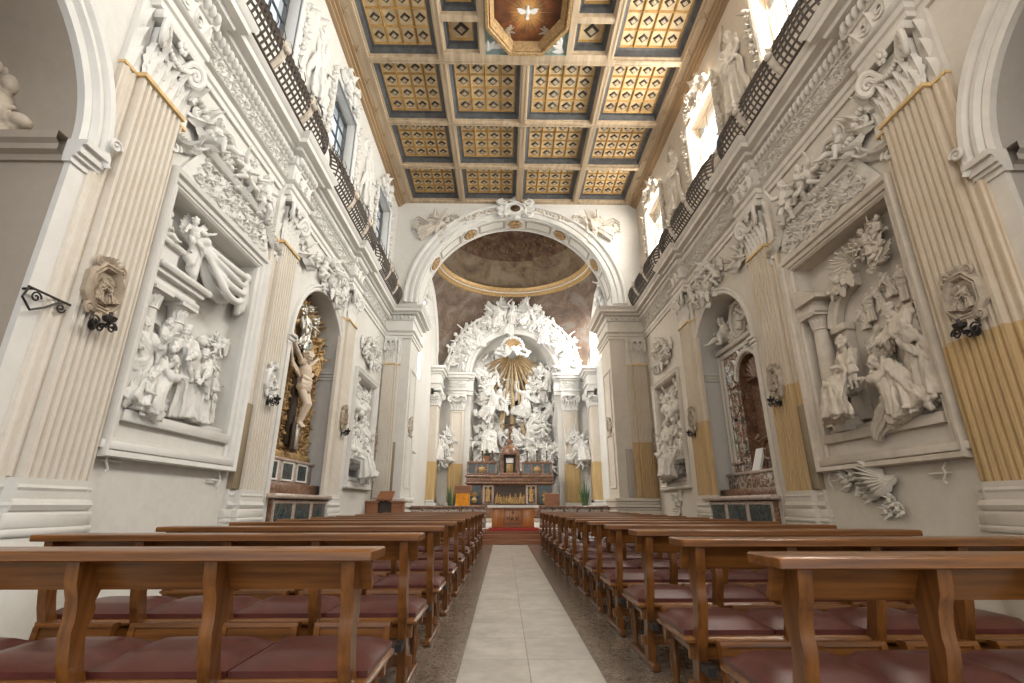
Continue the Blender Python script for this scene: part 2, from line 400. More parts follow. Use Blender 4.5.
def loftrobe(mb, secs, k=9, amp=.16, seed=0, n=64):
    """cloth skirt through elliptical sections (cx,cy,cz,rx,ry) with sharp folds that deepen to the hem"""
    r_ = random.Random(seed); ph = [r_.uniform(0, 6) for _ in range(4)]; S = []
    m = 5
    for i in range(len(secs) - 1):
        for j in range(m): S.append([a + (b - a) * j / m for a, b in zip(secs[i], secs[i + 1])])
    S.append(list(secs[-1])); V = []; N = len(S)
    for i, (cx, cy, cz, rx, ry) in enumerate(S):
        t = i / (N - 1)
        a, b = S[max(0, i - 1)], S[min(N - 1, i + 1)]
        tg = Vector((b[0] - a[0], b[1] - a[1], b[2] - a[2])).normalized()
        ux = Vector((1, 0, 0)); ux = (ux - tg * ux.dot(tg)).normalized(); uy = ux.cross(tg); 
        if uy.y < 0: uy = -uy
        for q in range(n):
            th = 2 * pi * q / n
            f = 1 - 1.9 * abs(sin(k * th / 2 + ph[0] + .9 * sin(2.3 * t + ph[1]))) ** .7 + .35 * sin(3 * th + ph[2] + 3 * t)
            g = 1 + amp * 1.35 * (.35 + .8 * t) * f
            p = Vector((cx, cy, cz)) + ux * rx * g * cos(th) + uy * ry * g * sin(th); V.append(tuple(p))
    F = [(i * n + q, i * n + (q + 1) % n, (i + 1) * n + (q + 1) % n, (i + 1) * n + q) for i in range(N - 1) for q in range(n)]
    F += [tuple(range(n - 1, -1, -1)), tuple(range((N - 1) * n, N * n))]
    mb.add(V, F)
def sash(mb, pts, w=(0, 0, 1), k=4, gap=.05, r=.034, seed=0):
    """bunch of parallel cloth folds following a line"""
    r_ = random.Random(seed); w = Vector(w).normalized(); m = 5; Q = []
    P = [Vector(p) for p in pts]
    for i in range(len(P) - 1):
        for j in range(m):
            t = j / m; p0 = P[max(0, i - 1)]; p1, p2 = P[i], P[i + 1]; p3 = P[min(len(P) - 1, i + 2)]
            Q.append(.5 * ((2 * p1) + (p2 - p0) * t + (2 * p0 - 5 * p1 + 4 * p2 - p3) * t * t + (3 * p1 - p0 - 3 * p2 + p3) * t ** 3))
    Q.append(P[-1])
    for i in range(k):
        o = (i - (k - 1) / 2) * gap; ph = r_.uniform(0, 6)
        tube(mb, [q + w * o * (1 + .4 * sin(3 * t / len(Q) + ph)) for t, q in enumerate(Q)], [r * (.8 + .5 * abs(sin(.3 * t + ph))) for t in range(len(Q))], None, 8)
def wing(mb, root, up, out, L=.8, n=8):
    root = Vector(root); up = Vector(up).normalized(); out = Vector(out).normalized()
    n = int(n * 1.7)
    for i in range(n):
        t = i / (n - 1); d = (up * (1 - t) + out * t * 1.0 - up * t * .55).normalized(); l = L * (1 - .45 * t) * (1 - .10 * (i % 2))
        a = root + out * .015 * i - up * .012 * i
        cap(mb, a, a + d * l, .05, .03, 8)
    for i in range(5):
        t = i / 4; d = (up * (1 - t) + out * t).normalized(); cap(mb, root, root + d * L * .42, .06, .05, 8)
def hand(mb, e, h, s=1.0):
    e, h = Vector(e), Vector(h); d = (h - e).normalized(); u = d.orthogonal().normalized(); w = d.cross(u)
    sphere(mb, h + d * .035 * s, (.042 * s, .03 * s, .045 * s), None, 10, 6)
    for i, l in enumerate((.075, .09, .085, .062)):
        b = h + d * .05 * s + w * (i - 1.5) * .023 * s; k = b + d * l * .5 * s - u * .006 * s
        cap(mb, b, k, .0125 * s, .012 * s, 6); cap(mb, k, k + d * l * .45 * s - u * .03 * s, .012 * s, .010 * s, 6)
    b = h + w * -.03 * s; cap(mb, b, b + (d * .6 - w * .7 - u * .3) * .075 * s, .014 * s, .012 * s, 6)
def human(name, J=None, child=False, face=(0, 1, -.15), robe=None, k=9, amp=.16, seed=1, sashes=(), beard=False, wings=None, hair=1, sleeves=False, extra=None, vox=.0145, nude=True):
    b = dict(CJ if child else DJ); b.update(J or {}); mb = MB(); r_ = random.Random(seed); c = .82 if child else 1.0
    P = {q: Vector(v) for q, v in b.items()}
    g = 1.0 if not child else .80
    cap(mb, P['pel'], P['che'], .145 * g, .155 * g, 16); cap(mb, P['ls'], P['rs'], .085 * g, .085 * g); cap(mb, P['lp'], P['rp'], .115 * g, .115 * g)
    if child: sphere(mb, P['pel'] * .55 + P['che'] * .45 + Vector((0, .04, 0)), (.125, .12, .13))
    cap(mb, P['che'] * .3 + P['nek'] * .7, P['hed'], .068 * g, .06 * g)
    fd = Vector(face).normalized(); hd = P['hed']; hs = 1.0 if not child else .92
    sphere(mb, hd + Vector((0, 0, .03)), (.088 * hs, .105 * hs, .118 * hs), None, 14, 10)
    up = (Vector((0, 0, 1)) - fd * fd.z).normalized(); sd = fd.cross(up)
    sphere(mb, hd + fd * .045 * hs - up * .07 * hs, .055 * hs, None, 10, 8)
    cap(mb, hd + fd * .098 * hs + up * .035 * hs, hd + fd * .128 * hs - up * .02 * hs, .014 * hs, .02 * hs, 8)
    for s in (-1, 1):
        cap(mb, hd + fd * .09 * hs + up * .05 * hs + sd * s * .018, hd + fd * .075 * hs + up * .045 * hs + sd * s * .06 * hs, .015, .014, 8)
        sphere(mb, hd + fd * .075 * hs - up * .015 * hs + sd * s * .04 * hs, .03 * hs, None, 8, 6)
        cap(mb, hd + sd * s * .088 * hs + up * .03, hd + sd * s * .088 * hs - up * .03, .016, .013, 6)
    cap(mb, hd + fd * .09 * hs - up * .055 * hs - sd * .02, hd + fd * .09 * hs - up * .055 * hs + sd * .02, .014, .014, 6)
    if hair:
        for i in range(26 if hair == 1 else 40):
            q = Vector((r_.gauss(0, 1), r_.gauss(0, 1), r_.gauss(0, 1))).normalized()
            if q.dot(fd) > .25 and q.dot(up) < .62: continue
            if q.dot(up) < -.35 and hair == 1: continue
            sphere(mb, hd + Vector((0, 0, .03)) + q * .098 * hs, r_.uniform(.026, .042) * hs, None, 7, 5)
        if hair == 2: sash(mb, [hd - fd * .08 + up * .05, hd - fd * .12 - up * .1, hd - fd * .1 - up * .25], sd, 4, .05, .03, seed)
    if beard:
        for i in range(14): sphere(mb, hd + fd * r_.uniform(.04, .10) - up * r_.uniform(.07, .19) + sd * r_.uniform(-.05, .05), r_.uniform(.022, .035), None, 7, 5)
    for s in 'lr':
        S, E_, H = P[s + 's'], P[s + 'e'], P[s + 'h']; m = 1.15 if child else 1.0
        m *= .8 if child else 1
        cap(mb, S, E_, .062 * m, .05 * m); cap(mb, E_, H, .05 * m, .034 * m); hand(mb, E_, H, .8 if child else 1.0)
        if sleeves:
            cap(mb, S, E_, .095, .085); cap(mb, E_, E_ * .45 + H * .55, .085, .075); cap(mb, E_, E_ + Vector((0, -.02, -.2)), .07, .035)
        hp, kn, an = P[s + 'p'], P[s + 'k'], P[s + 'a']; cap(mb, hp, kn, .10 * m, .068 * m); cap(mb, kn, an, .066 * m, .04 * m)
        cf = kn * .65 + an * .35 + Vector((0, -.02, 0)); sphere(mb, cf, .062 * m, None, 8, 6)
        f = P.get(s + 't', an + Vector((0, .17 * (.6 if child else 1), -.05 if not child else -.02))); cap(mb, an, f, .04 * m, .028 * m)
    if robe: loftrobe(mb, robe, k, amp, seed)
    for q in sashes: sash(mb, **q)
    if wings:
        for w in wings: wing(mb, *w)
    if extra: extra(mb)
    sk = [(hd, .16)] + [(P[s + 'h'], .11) for s in 'lr']
    me = remeshed(mb, name, vox, 1, (.036 if robe else .0, sk, Vector((seed, seed * .7, 0))) if robe else None); return me
L = {}
ROBE = [(0, .01, 1.44, .16, .11), (0, .02, 1.25, .20, .16), (0, .02, 1.0, .20, .17), (0, .04, .55, .23, .20), (0, .05, .03, .27, .24)]
L['stand'] = human('standing', dict(rh=(.30, .34, 1.32), re=(.36, .12, 1.16), lh=(-.05, .26, 1.12)), robe=ROBE, seed=3, sleeves=True, hair=2,
    sashes=[dict(pts=[(-.2, .05, 1.46), (.02, .2, 1.2), (.22, .12, .9), (.1, .2, .55)], w=(.4, 0, 1), seed=2), dict(pts=[(.24, .1, 1.0), (0, .24, .82), (-.26, .1, .9)], w=(0, .2, 1), seed=3)])
L['reach'] = human('reaching', dict(pel=(0, 0, .92), che=(.1, .08, 1.22), nek=(.17, .13, 1.38), hed=(.25, .18, 1.50), ls=(-.08, .1, 1.36), rs=(.28, .06, 1.3), rh=(.62, .3, 1.05), re=(.46, .14, 1.12), le=(-.02, .28, 1.14), lh=(.26, .4, 1.02)),
    face=(.8, .5, -.3), robe=[(.11, .08, 1.36, .18, .14), (.05, .04, 1.1, .21, .18), (0, .02, .9, .21, .18), (-.05, .04, .5, .27, .22), (-.1, .05, .03, .36, .28)], seed=5, sleeves=True, beard=True,
    sashes=[dict(pts=[(-.1, .02, 1.4), (.15, .24, 1.15), (.05, .26, .85), (-.24, .14, .6)], w=(.5, 0, 1), seed=4), dict(pts=[(.28, .1, 1.3), (.1, .26, 1.0), (-.2, .22, .95), (-.3, .1, .4)], w=(.5, .2, 1), k=5, seed=6)])
L['sit'] = human('seated', dict(pel=(0, -.02, .55), che=(0, .0, .90), nek=(.01, .03, 1.08), hed=(.04, .08, 1.22), ls=(-.18, 0, 1.02), rs=(.18, 0, 1.02), le=(-.27, .1, .75), lh=(-.08, .28, .74), re=(.26, .12, .76), rh=(.12, .32, .82),
    lp=(-.1, 0, .52), rp=(.1, 0, .52), lk=(-.16, .44, .56), rk=(.17, .46, .52), la=(-.15, .42, .08), ra=(.2, .5, .08)), face=(.35, 1, -.5), hair=2, seed=8, sleeves=True,
    robe=[(0, .01, 1.04, .17, .12), (0, .03, .75, .2, .17), (0, .2, .58, .24, .19), (0, .46, .48, .29, .16), (.02, .50, .25, .33, .18), (.04, .52, .02, .38, .24)], amp=.13,
    sashes=[dict(pts=[(-.2, .04, 1.05), (.02, .2, .85), (.25, .3, .62), (.28, .5, .25)], w=(.4, 0, 1), seed=2), dict(pts=[(-.24, .3, .6), (0, .56, .5), (.28, .5, .45)], w=(0, .3, 1), k=3, seed=9), dict(pts=[(-.09, .02, 1.32), (-.14, .0, 1.15), (-.2, .02, .98)], w=(0, 1, 0), k=3, seed=1)])
L['kneel'] = human('kneeling', dict(pel=(-.12, 0, .50), che=(.1, .08, .82), nek=(.2, .14, .96), hed=(.30, .2, 1.06), ls=(-.02, .16, .95), rs=(.24, 0, .88), le=(.2, .32, .72), lh=(.45, .36, .8), re=(.42, .05, .7), rh=(.6, .22, .82),
    lp=(-.2, .05, .48), rp=(-.04, 0, .48), lk=(.1, .3, .12), rk=(.22, .06, .4), la=(-.4, .2, .08), ra=(.2, .05, .06)), face=(.9, .35, .1), beard=True, seed=12, sleeves=True,
    robe=[(.12, .09, .95, .17, .15), (0, .05, .72, .24, .2), (-.12, .05, .48, .3, .26), (-.2, .08, .25, .38, .32), (-.28, .1, .02, .52, .4)], amp=.17, k=11,
    sashes=[dict(pts=[(.0, .1, 1.0), (-.15, .2, .75), (-.42, .22, .4), (-.62, .2, .08)], w=(.6, .3, .6), k=6, seed=3), dict(pts=[(.26, .1, .9), (.05, .3, .6), (-.1, .4, .25), (-.05, .42, .04)], w=(.8, 0, .3), k=5, seed=13)])
L['bent'] = human('bending', dict(pel=(-.1, 0, .9), che=(.12, .14, 1.15), nek=(.2, .22, 1.28), hed=(.26, .30, 1.38), ls=(-.02, .2, 1.3), rs=(.28, .1, 1.2), le=(.1, .36, 1.02), lh=(.3, .42, .85), re=(.4, .26, .95), rh=(.42, .42, .78)),
    face=(.6, .6, -.6), robe=[(.14, .16, 1.27, .18, .15), (.02, .08, 1.02, .22, .2), (-.1, .02, .8, .24, .2), (-.08, .04, .45, .28, .24), (-.06, .05, .02, .36, .29)], seed=15, sleeves=True, hair=2,
    sashes=[dict(pts=[(-.06, .12, 1.34), (.1, .34, 1.0), (-.05, .3, .65), (-.3, .16, .3)], w=(.6, 0, .8), k=5, seed=5)])
AW = [((-.08, -.06, 1.34), (-.5, -.1, 1), (-1, -.1, .05), .85), ((.08, -.06, 1.34), (.5, -.1, 1), (1, -.1, .05), .85)]
L['angel'] = human('flying_angel', dict(pel=(0, 0, .95), che=(.06, .05, 1.26), hed=(.12, .12, 1.58), nek=(.08, .06, 1.45), le=(-.42, .12, 1.30), lh=(-.60, .25, 1.50), re=(.42, .16, 1.28), rh=(.58, .34, 1.14), lk=(-.2, .16, .55), la=(-.38, -.05, .25), rk=(.08, .2, .52), ra=(-.02, .0, .12)),
    face=(.4, 1, -.2), robe=[(.05, .04, 1.38, .17, .13), (0, .02, 1.0, .2, .17), (-.06, .08, .6, .24, .2), (-.22, .02, .2, .34, .2)], seed=21, k=8, amp=.2, wings=AW, hair=1,
    sashes=[dict(pts=[(-.18, .06, 1.44), (.06, .22, 1.15), (.3, .1, .9), (.62, -.02, .95), (.8, .0, .75)], w=(.2, .1, 1), k=4, seed=1), dict(pts=[(0, .2, .8), (-.3, .2, .5), (-.55, .05, .3), (-.72, 0, .45)], w=(.3, .2, 1), k=4, seed=7)])
L['angel2'] = human('soaring_angel', dict(pel=(0, 0, .95), che=(-.10, .06, 1.24), hed=(-.26, .14, 1.54), nek=(-.18, .08, 1.41), ls=(-.28, .04, 1.33), rs=(.09, .04, 1.40), le=(-.5, .16, 1.22), lh=(-.68, .3, 1.32), re=(.28, .14, 1.58), rh=(.22, .28, 1.82), lk=(.0, .24, .6), la=(.22, .1, .3), rk=(.26, .12, .6), ra=(.5, -.05, .35)),
    face=(-.6, 1, 0), robe=[(-.09, .05, 1.34, .17, .13), (0, .02, 1.0, .2, .17), (.14, .08, .62, .24, .2), (.36, .02, .3, .34, .2)], seed=25, k=8, amp=.2, wings=[((-.12, -.06, 1.30), (-.7, -.1, .8), (-1, -.1, -.3), .75), ((.06, -.06, 1.34), (.4, -.1, 1), (1, -.1, .3), .9)], hair=1,
    sashes=[dict(pts=[(.1, .06, 1.42), (-.1, .22, 1.15), (-.3, .14, .9), (-.6, .02, .8)], w=(.2, .1, 1), k=4, seed=1), dict(pts=[(.0, .22, .85), (.3, .16, .7), (.6, .05, .75), (.8, 0, .6)], w=(.2, .2, 1), k=4, seed=7)])
L['statue'] = human('arm_raised', dict(re=(.36, .06, 1.62), rh=(.12, .12, 1.86), le=(-.3, .08, 1.14), lh=(-.24, .22, .9), hed=(-.03, .07, 1.62), lk=(-.12, .18, .52)), face=(-.5, 1, 0), hair=2, seed=31, k=10, amp=.18,
    robe=[(0, .01, 1.42, .16, .11), (0, .02, 1.15, .2, .15), (0, .03, .95, .2, .17), (-.01, .06, .5, .25, .2), (0, .05, .02, .3, .24)],
    sashes=[dict(pts=[(.2, .02, 1.46), (0, .2, 1.2), (-.24, .12, .95), (-.3, .1, .5), (-.34, .08, .2)], w=(.5, 0, 1), k=5, seed=2), dict(pts=[(-.22, .1, 1.0), (.05, .25, .85), (.26, .1, .7), (.34, .06, .3)], w=(.2, .2, 1), k=4, seed=4)])
CWG = [((-.06, -.05, .68), (-.6, -.1, 1), (-1, -.1, -.1), .36, 6), ((.06, -.05, .68), (.6, -.1, 1), (1, -.1, -.1), .36, 6)]
L['putto'] = human('putto', dict(rh=(.30, .2, .86), re=(.27, .08, .68), lk=(-.1, .14, .26), rk=(.12, .1, .24), ra=(.2, -.02, .06)), child=True, seed=41, vox=.013, sashes=[dict(pts=[(-.14, .02, .5), (.02, .16, .42), (.18, .05, .5), (.32, .0, .4)], w=(0, .1, 1), k=3, gap=.035, r=.026)])
L['putto2'] = human('climbing_putto', dict(pel=(0, 0, .44), che=(.06, .06, .63), nek=(.09, .09, .72), hed=(.13, .13, .81), ls=(-.06, .06, .70), rs=(.2, .06, .66), le=(-.22, .1, .66), lh=(-.36, .18, .74), re=(.3, .14, .54), rh=(.36, .24, .42), lk=(-.14, .16, .3), la=(-.3, .08, .18), rk=(.1, .18, .28), ra=(.04, .02, .08)),
    child=True, face=(.5, 1, -.3), seed=43, vox=.013, wings=CWG)
L['puttosit'] = human('sitting_putto', dict(pel=(0, 0, .14), che=(0, .03, .36), nek=(0, .05, .45), hed=(.02, .08, .56), ls=(-.13, .02, .42), rs=(.13, .02, .42), le=(-.24, .05, .3), lh=(-.3, .16, .42), re=(.22, .1, .28), rh=(.1, .24, .26), lp=(-.07, .02, .12), rp=(.07, .02, .12), lk=(-.13, .24, .18), la=(-.15, .24, -.06), rk=(.16, .24, .14), ra=(.2, .38, .02)),
    child=True, face=(-.3, 1, -.2), seed=45, vox=.013, wings=[((-.06, -.05, .4), (-.6, -.1, 1), (-1, -.1, -.1), .34, 6), ((.06, -.05, .4), (.6, -.1, 1), (1, -.1, -.1), .34, 6)])
L['boy'] = human('standing_boy', dict(rh=(.16, .24, .62), re=(.2, .08, .55), lh=(-.12, .22, .52)), child=True, face=(.6, .8, .2), seed=47, vox=.013)
def _ch(mb): pass
def cherub():
    mb = MB(); hd = Vector((0, .06, 0)); r_ = random.Random(3)
    sphere(mb, hd, (.10, .10, .115), None, 12, 8); sphere(mb, hd + Vector((0, .06, -.06)), .05); cap(mb, hd + Vector((0, .10, .01)), hd + Vector((0, .115, -.015)), .014, .018)
    for s in (-1, 1):
        sphere(mb, hd + Vector((s * .045, .075, -.025)), .034)
        wing(mb, (s * .08, .0, -.03), (s * .8, 0, .7), (s * 1, .05, -.55), .34, 6)
    for i in range(24):
        q = Vector((r_.gauss(0, 1), r_.gauss(0, .8), r_.gauss(.3, 1))).normalized()
        if q.y > .45 and q.z < .6: continue
        sphere(mb, hd + q * .105, r_.uniform(.03, .042), None, 7, 5)
    return remeshed(mb, 'cherub_head', .012)
L['cherub'] = cherub()
def cloudm(seed, n=44, w=.7, h=.3, dp=.22):
    mb = MB(); r_ = random.Random(seed)
    for i in range(n):
        x = r_.uniform(-w, w); z = r_.uniform(-h, h) * (1 - .5 * abs(x / w)); q = r_.uniform(.06, .19)
        sphere(mb, (x, r_.uniform(0, dp), z), (q * 1.25, q, q * .85), None, 10, 7)
    return remeshed(mb, 'cloud', .022)
L['cloud'] = cloudm(1); L['cloud2'] = cloudm(5, 18, .5, .4)
def christ():
    J = dict(pel=(.02, .1, .92), che=(0, .1, 1.27), nek=(-.02, .13, 1.45), hed=(-.08, .19, 1.55), ls=(-.2, .08, 1.42), rs=(.2, .08, 1.42), le=(-.45, .09, 1.56), re=(.45, .09, 1.56), lh=(-.68, .08, 1.72), rh=(.68, .08, 1.72),
        lp=(-.08, .1, .88), rp=(.1, .1, .88), lk=(-.04, .24, .5), rk=(.09, .26, .5), la=(.0, .1, .1), ra=(.05, .14, .1), lt=(.0, .2, .0), rt=(.05, .24, .0))
    return human('crucified_figure', J, face=(-.4, .8, -.6), beard=True, hair=2, seed=51, sashes=[dict(pts=[(-.17, .12, .98), (0, .26, .93), (.18, .16, .98), (.3, .12, .85), (.28, .1, .65)], w=(0, .1, 1), k=4, gap=.05, r=.036), dict(pts=[(-.16, .14, .88), (0, .26, .84), (.18, .16, .86)], w=(0, .1, 1), k=3)])
L['christ'] = christ()
def swag(seed, p, q, sag, n=7, width=.5, r=.05, tail=.5):
    """gathered hanging cloth between two points"""
    mb = MB(); p, q = Vector(p), Vector(q); r_ = random.Random(seed)
    for i in range(n):
        t = i / (n - 1); s_ = sag * (.15 + 1.05 * t); dd = .02 + .17 * (i % 2) + .04 * t
        pts = []
        for k in range(15):
            u = k / 14; x = p.lerp(q, u); w = 4 * u * (1 - u)
            pts.append((x.x + .03 * sin(5 * u + i), dd * (.5 + w) + .02 * sin(7 * u + 2 * i), x.z - s_ * (w ** .85) - width * .12 * t))
        tube(mb, pts, [r * (.8 + .7 * 4 * (k / 14) * (1 - k / 14)) for k in range(15)], None, 8)
    for i in range(2 * n):
        t = i / (2 * n - 1); s_ = sag * (.15 + 1.05 * t)
        tube(mb, [(p.x + (q.x - p.x) * k / 14, .02 + .06 * (4 * k / 14 * (1 - k / 14)), p.z + (q.z - p.z) * k / 14 - s_ * ((4 * k / 14 * (1 - k / 14)) ** .85) - width * .12 * t) for k in range(15)], .045, None, 8)
    for e, sg in ((p, -1), (q, 1)):
        for i in range(5):
            x = e.x + sg * (.02 + .05 * i); cap(mb, (e.x + sg * .02 * i, .08, e.z), (x, .06 + .03 * (i % 2), e.z - tail * (1 - .1 * i)), .05, .06, 8)
        sphere(mb, (e.x, .1, e.z), (.1, .1, .09))
    return remeshed(mb, 'curtain', .018)
L['curtain'] = swag(3, (-.60, 0, .0), (.60, 0, .0), .50, 8, .55, .040, .62)
def mantle():
    mb = MB(); loftrobe(mb, [(-.30, .0, .85, .22, .2), (-.18, .06, .6, .3, .24), (.05, .10, .3, .32, .22), (.34, .14, .02, .26, .16), (.46, .16, -.22, .16, .1)], 11, .3, 5); cap(mb, (-.3, .05, .8), (-.1, .12, .9), .14, .12)
    return remeshed(mb, 'mantle', .013, 1, (.012, [], Vector((3, 1, 0))))
L['mantle'] = mantle()
# Corinthian capital one unit wide and one high, projecting .35; foot at z=0
def capital():
    mb = MB(); T = I
    def W(a, z, d): return (a, d, z)
    wbox(mb, W, -.46, .46, 0, .8, -.2, .10); wbox(mb, W, -.50, .50, -.06, 0, -.2, .14, .02); wbox(mb, W, -.62, .62, .86, 1.0, -.2, .27, .03)
    for i in range(5): leaf(mb, W, -.38 + .19 * i, .0, pi / 2, .38, .19, .09, .06, 1.1, 7)
    for i in range(4): leaf(mb, W, -.285 + .19 * i, .20, pi / 2, .40, .17, .09, .09, 1.2, 7)
    for s in (-1, 1):
        sp = spiral(s * .47, .66, .19, pi * .5, 1.6, .24, 26, .12, -s)
        tube(mb, [(s * .47 + (x - s * .47) * .8, z, .24 + (x - s * .47) * s * .6) for k, (x, z, d) in enumerate(sp)], [.065 * (1 - .5 * k / 26) for k in range(27)], W, 7)
        tube(mb, [(s * .10, .40, .12), (s * .2, .62, .14), (s * .36, .82, .2), (s * .47, .85, .26)], [.03, .045, .055, .06], W, 7)
        sphere(mb, (s * .43, .66, .2), (.06, .06, .08), W); leaf(mb, W, s * .18, .45, pi / 2 - s * .7, .36, .16, .14, .10)
        leaf(mb, W, s * .46, .05, pi / 2 - s * .1, .5, .16, .04, .08, 1.0, 7)
    for i in range(7):
        a = 2 * pi * i / 7; sphere(mb, (.09 * cos(a), .84 + .09 * sin(a), .24), (.055, .055, .045), W, 7, 5)
    sphere(mb, (0, .84, .27), .055, W, 8, 5)
    for k in range(13):
        t = k / 12; sphere(mb, (-.34 + .68 * t, .66 - .14 * sin(pi * t), .2 + .03 * sin(pi * t)), .045, W, 7, 5)
    return mesh_of(mb, 'capital')
L['capital'] = capital()
def sidebracket():       # leafy half-volute beside a capital
    mb = MB(); 
    def W(a, z, d): return (a, d, z)
    tube(mb, spiral(.15, .25, .20, pi, 1.4, .06, 24, .15, -1), [.05 * (1 - .5 * k / 24) for k in range(25)], W, 6)
    tube(mb, spiral(.58, .10, .13, pi * .5, 1.3, .06, 20, .15, 1), [.04 * (1 - .5 * k / 20) for k in range(21)], W, 6)
    for a, z, an, l, w in ((0, .05, .4, .45, .2), (.1, .2, .9, .5, .22), (.05, .3, 1.5, .4, .2), (.3, .2, .1, .5, .2), (.2, .1, -.4, .4, .2), (.45, .2, .5, .4, .18), (.4, .05, -.7, .3, .15), (.35, .35, 1.0, .4, .18), (.6, .12, -.2, .3, .14)):
        leaf(mb, W, a, z, an, l, w, .02, .12)
    for i in range(9): sphere(mb, (.08 + .07 * i, .42 - .05 * i + .04 * sin(i), .09), (.06, .06, .07), W, 7, 5)
    return mesh_of(mb, 'scroll_bracket')
L['bracket'] = sidebracket()
def festoon(mb, T, pts, r, seed=0, d=.05, leaves=True):
    r_ = random.Random(seed)
    for i, (a, z) in enumerate(pts):
        for k in range(3):
            q = r * r_.uniform(.5, .95); sphere(mb, (a + r_.uniform(-.6, .6) * r, z + r_.uniform(-.6, .6) * r, d + r_.uniform(0, .6) * r), q, T, 7, 5)
        if leaves: leaf(mb, T, a, z, r_.uniform(0, 6.3), r * 2.2, r * 1.2, d, r * .9, 1, 4)
def cartouche(mb, T, a, z, w, h, d=.03):
    def W(x, y, q): return T(a + x * w, z + y * h, d + q)
    lathe_pts = 20
    V = [(0, 0, .10)]; F = []
    for r, q in ((.45, .08), (.62, .03), (.66, .10), (.74, .10), (.80, 0)):
        for k in range(lathe_pts): t = 2 * pi * k / lathe_pts; V.append((r * cos(t) * .5, r * sin(t) * .62, q))
    for k in range(lathe_pts): F.append((0, 1 + k, 1 + (k + 1) % lathe_pts))
    for j in range(4):
        for k in range(lathe_pts): F.append((1 + j * lathe_pts + k, 1 + j * lathe_pts + (k + 1) % lathe_pts, 1 + (j + 1) * lathe_pts + (k + 1) % lathe_pts, 1 + (j + 1) * lathe_pts + k))
    mb.add(V, F, W)
    for s in (-1, 1):
        for y, R, sg in ((.42, .2, 1), (-.38, .17, -1)):
            tube(mb, [(x, q, .09) for x, q, _ in spiral(s * .42, y, R, pi / 2 * (1 if sg > 0 else -1), 1.4, 0, 20, .15, -s * sg)], [.07 * (1 - .4 * k / 20) for k in range(21)], W, 6)
        leaf(mb, W, s * .35, 0, 0 if s > 0 else pi, .35, .4, .03, .09)
    leaf(mb, W, 0, .45, pi / 2, .4, .4, .05, .09); leaf(mb, W, 0, -.45, -pi / 2, .35, .35, .05, .07)
# ------------------------------------------------------------------ the shell
ZC = 11.94                                     # underside of the ceiling beams
CHI = (.94, 3.78)                              # nearest side chapel arch
REL = (5.10, 7.15, 2.05, 4.72)                 # big relief recess
NIC = (8.72, 11.50, 1.0, 4.12)                 # altar niche: jambs, foot, springing
FAR = (12.85, 14.85, 1.72, 4.50)               # far relief recess
WINS = [(1.55, 3.15), (5.55, 7.15), (9.2, 10.8), (13.35, 14.95)]
WZ = (9.05, 10.85)
CLX = {'left': -4.05, 'right': 4.97}           # clerestory wall planes
def shell(side, T, mw, mtaupe):
    mb = MB()
    holes = [archloop(CHI[0], CHI[1], -.01 + .02, 4.3), [(REL[0], REL[2]), (REL[1], REL[2]), (REL[1], REL[3]), (REL[0], REL[3])],
             archloop(NIC[0], NIC[1], .02, NIC[3]), [(FAR[0], FAR[2]), (FAR[1], FAR[2]), (FAR[1], FAR[3]), (FAR[0], FAR[3])]]
    plate(mb, [(-3, 0), (YE, 0), (YE, 7.45), (-3, 7.45)], holes, 0, T)
    reveal(mb, holes[1], 0, -.26, T); reveal(mb, holes[3], 0, -.24, T)
    plate(mb, holes[1], [], -.26, T); plate(mb, holes[3], [], -.24, T)
    w = obj('wall_' + side, mb, mw, kind='structure')
    # niche and chapel linings
    mb = MB(); reveal(mb, holes[2], 0, -1.15, T); plate(mb, holes[2], [], -1.15, T)
    obj('niche_lining', mb, mtaupe if side == 'right' else mw, w)
    mb = MB(); reveal(mb, holes[0], 0, -.03, T); obj('arch_jamb', mb, mw, w)
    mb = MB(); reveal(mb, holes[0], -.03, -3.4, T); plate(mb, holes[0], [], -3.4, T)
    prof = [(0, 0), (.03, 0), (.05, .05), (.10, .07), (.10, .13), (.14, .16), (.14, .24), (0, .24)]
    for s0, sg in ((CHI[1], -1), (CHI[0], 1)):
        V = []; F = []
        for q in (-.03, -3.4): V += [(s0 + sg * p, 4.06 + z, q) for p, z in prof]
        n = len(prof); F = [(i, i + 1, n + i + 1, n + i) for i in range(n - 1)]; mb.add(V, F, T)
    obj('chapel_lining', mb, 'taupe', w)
    # clerestory
    dx = abs(CLX[side] - (XL if side == 'left' else XR))
    mb = MB(); hs = [[(a, WZ[0]), (b, WZ[0]), (b, WZ[1]), (a, WZ[1])] for a, b in WINS]
    plate(mb, [(-3, 7.3), (YE, 7.3), (YE, 12.6), (-3, 12.6)], hs, -dx, T)
    for h in hs: reveal(mb, h, -dx, -dx - .45, T)
    wbox(mb, T, -3, YE, 7.28, 7.40, -dx - .05, .1)
    obj('wall_clerestory_' + side, mb, mw, kind='structure')
    return w
wl = shell('left', TLf, 'pl', 'taupe2'); wr = shell('right', TRf, 'pr', 'taupe2')
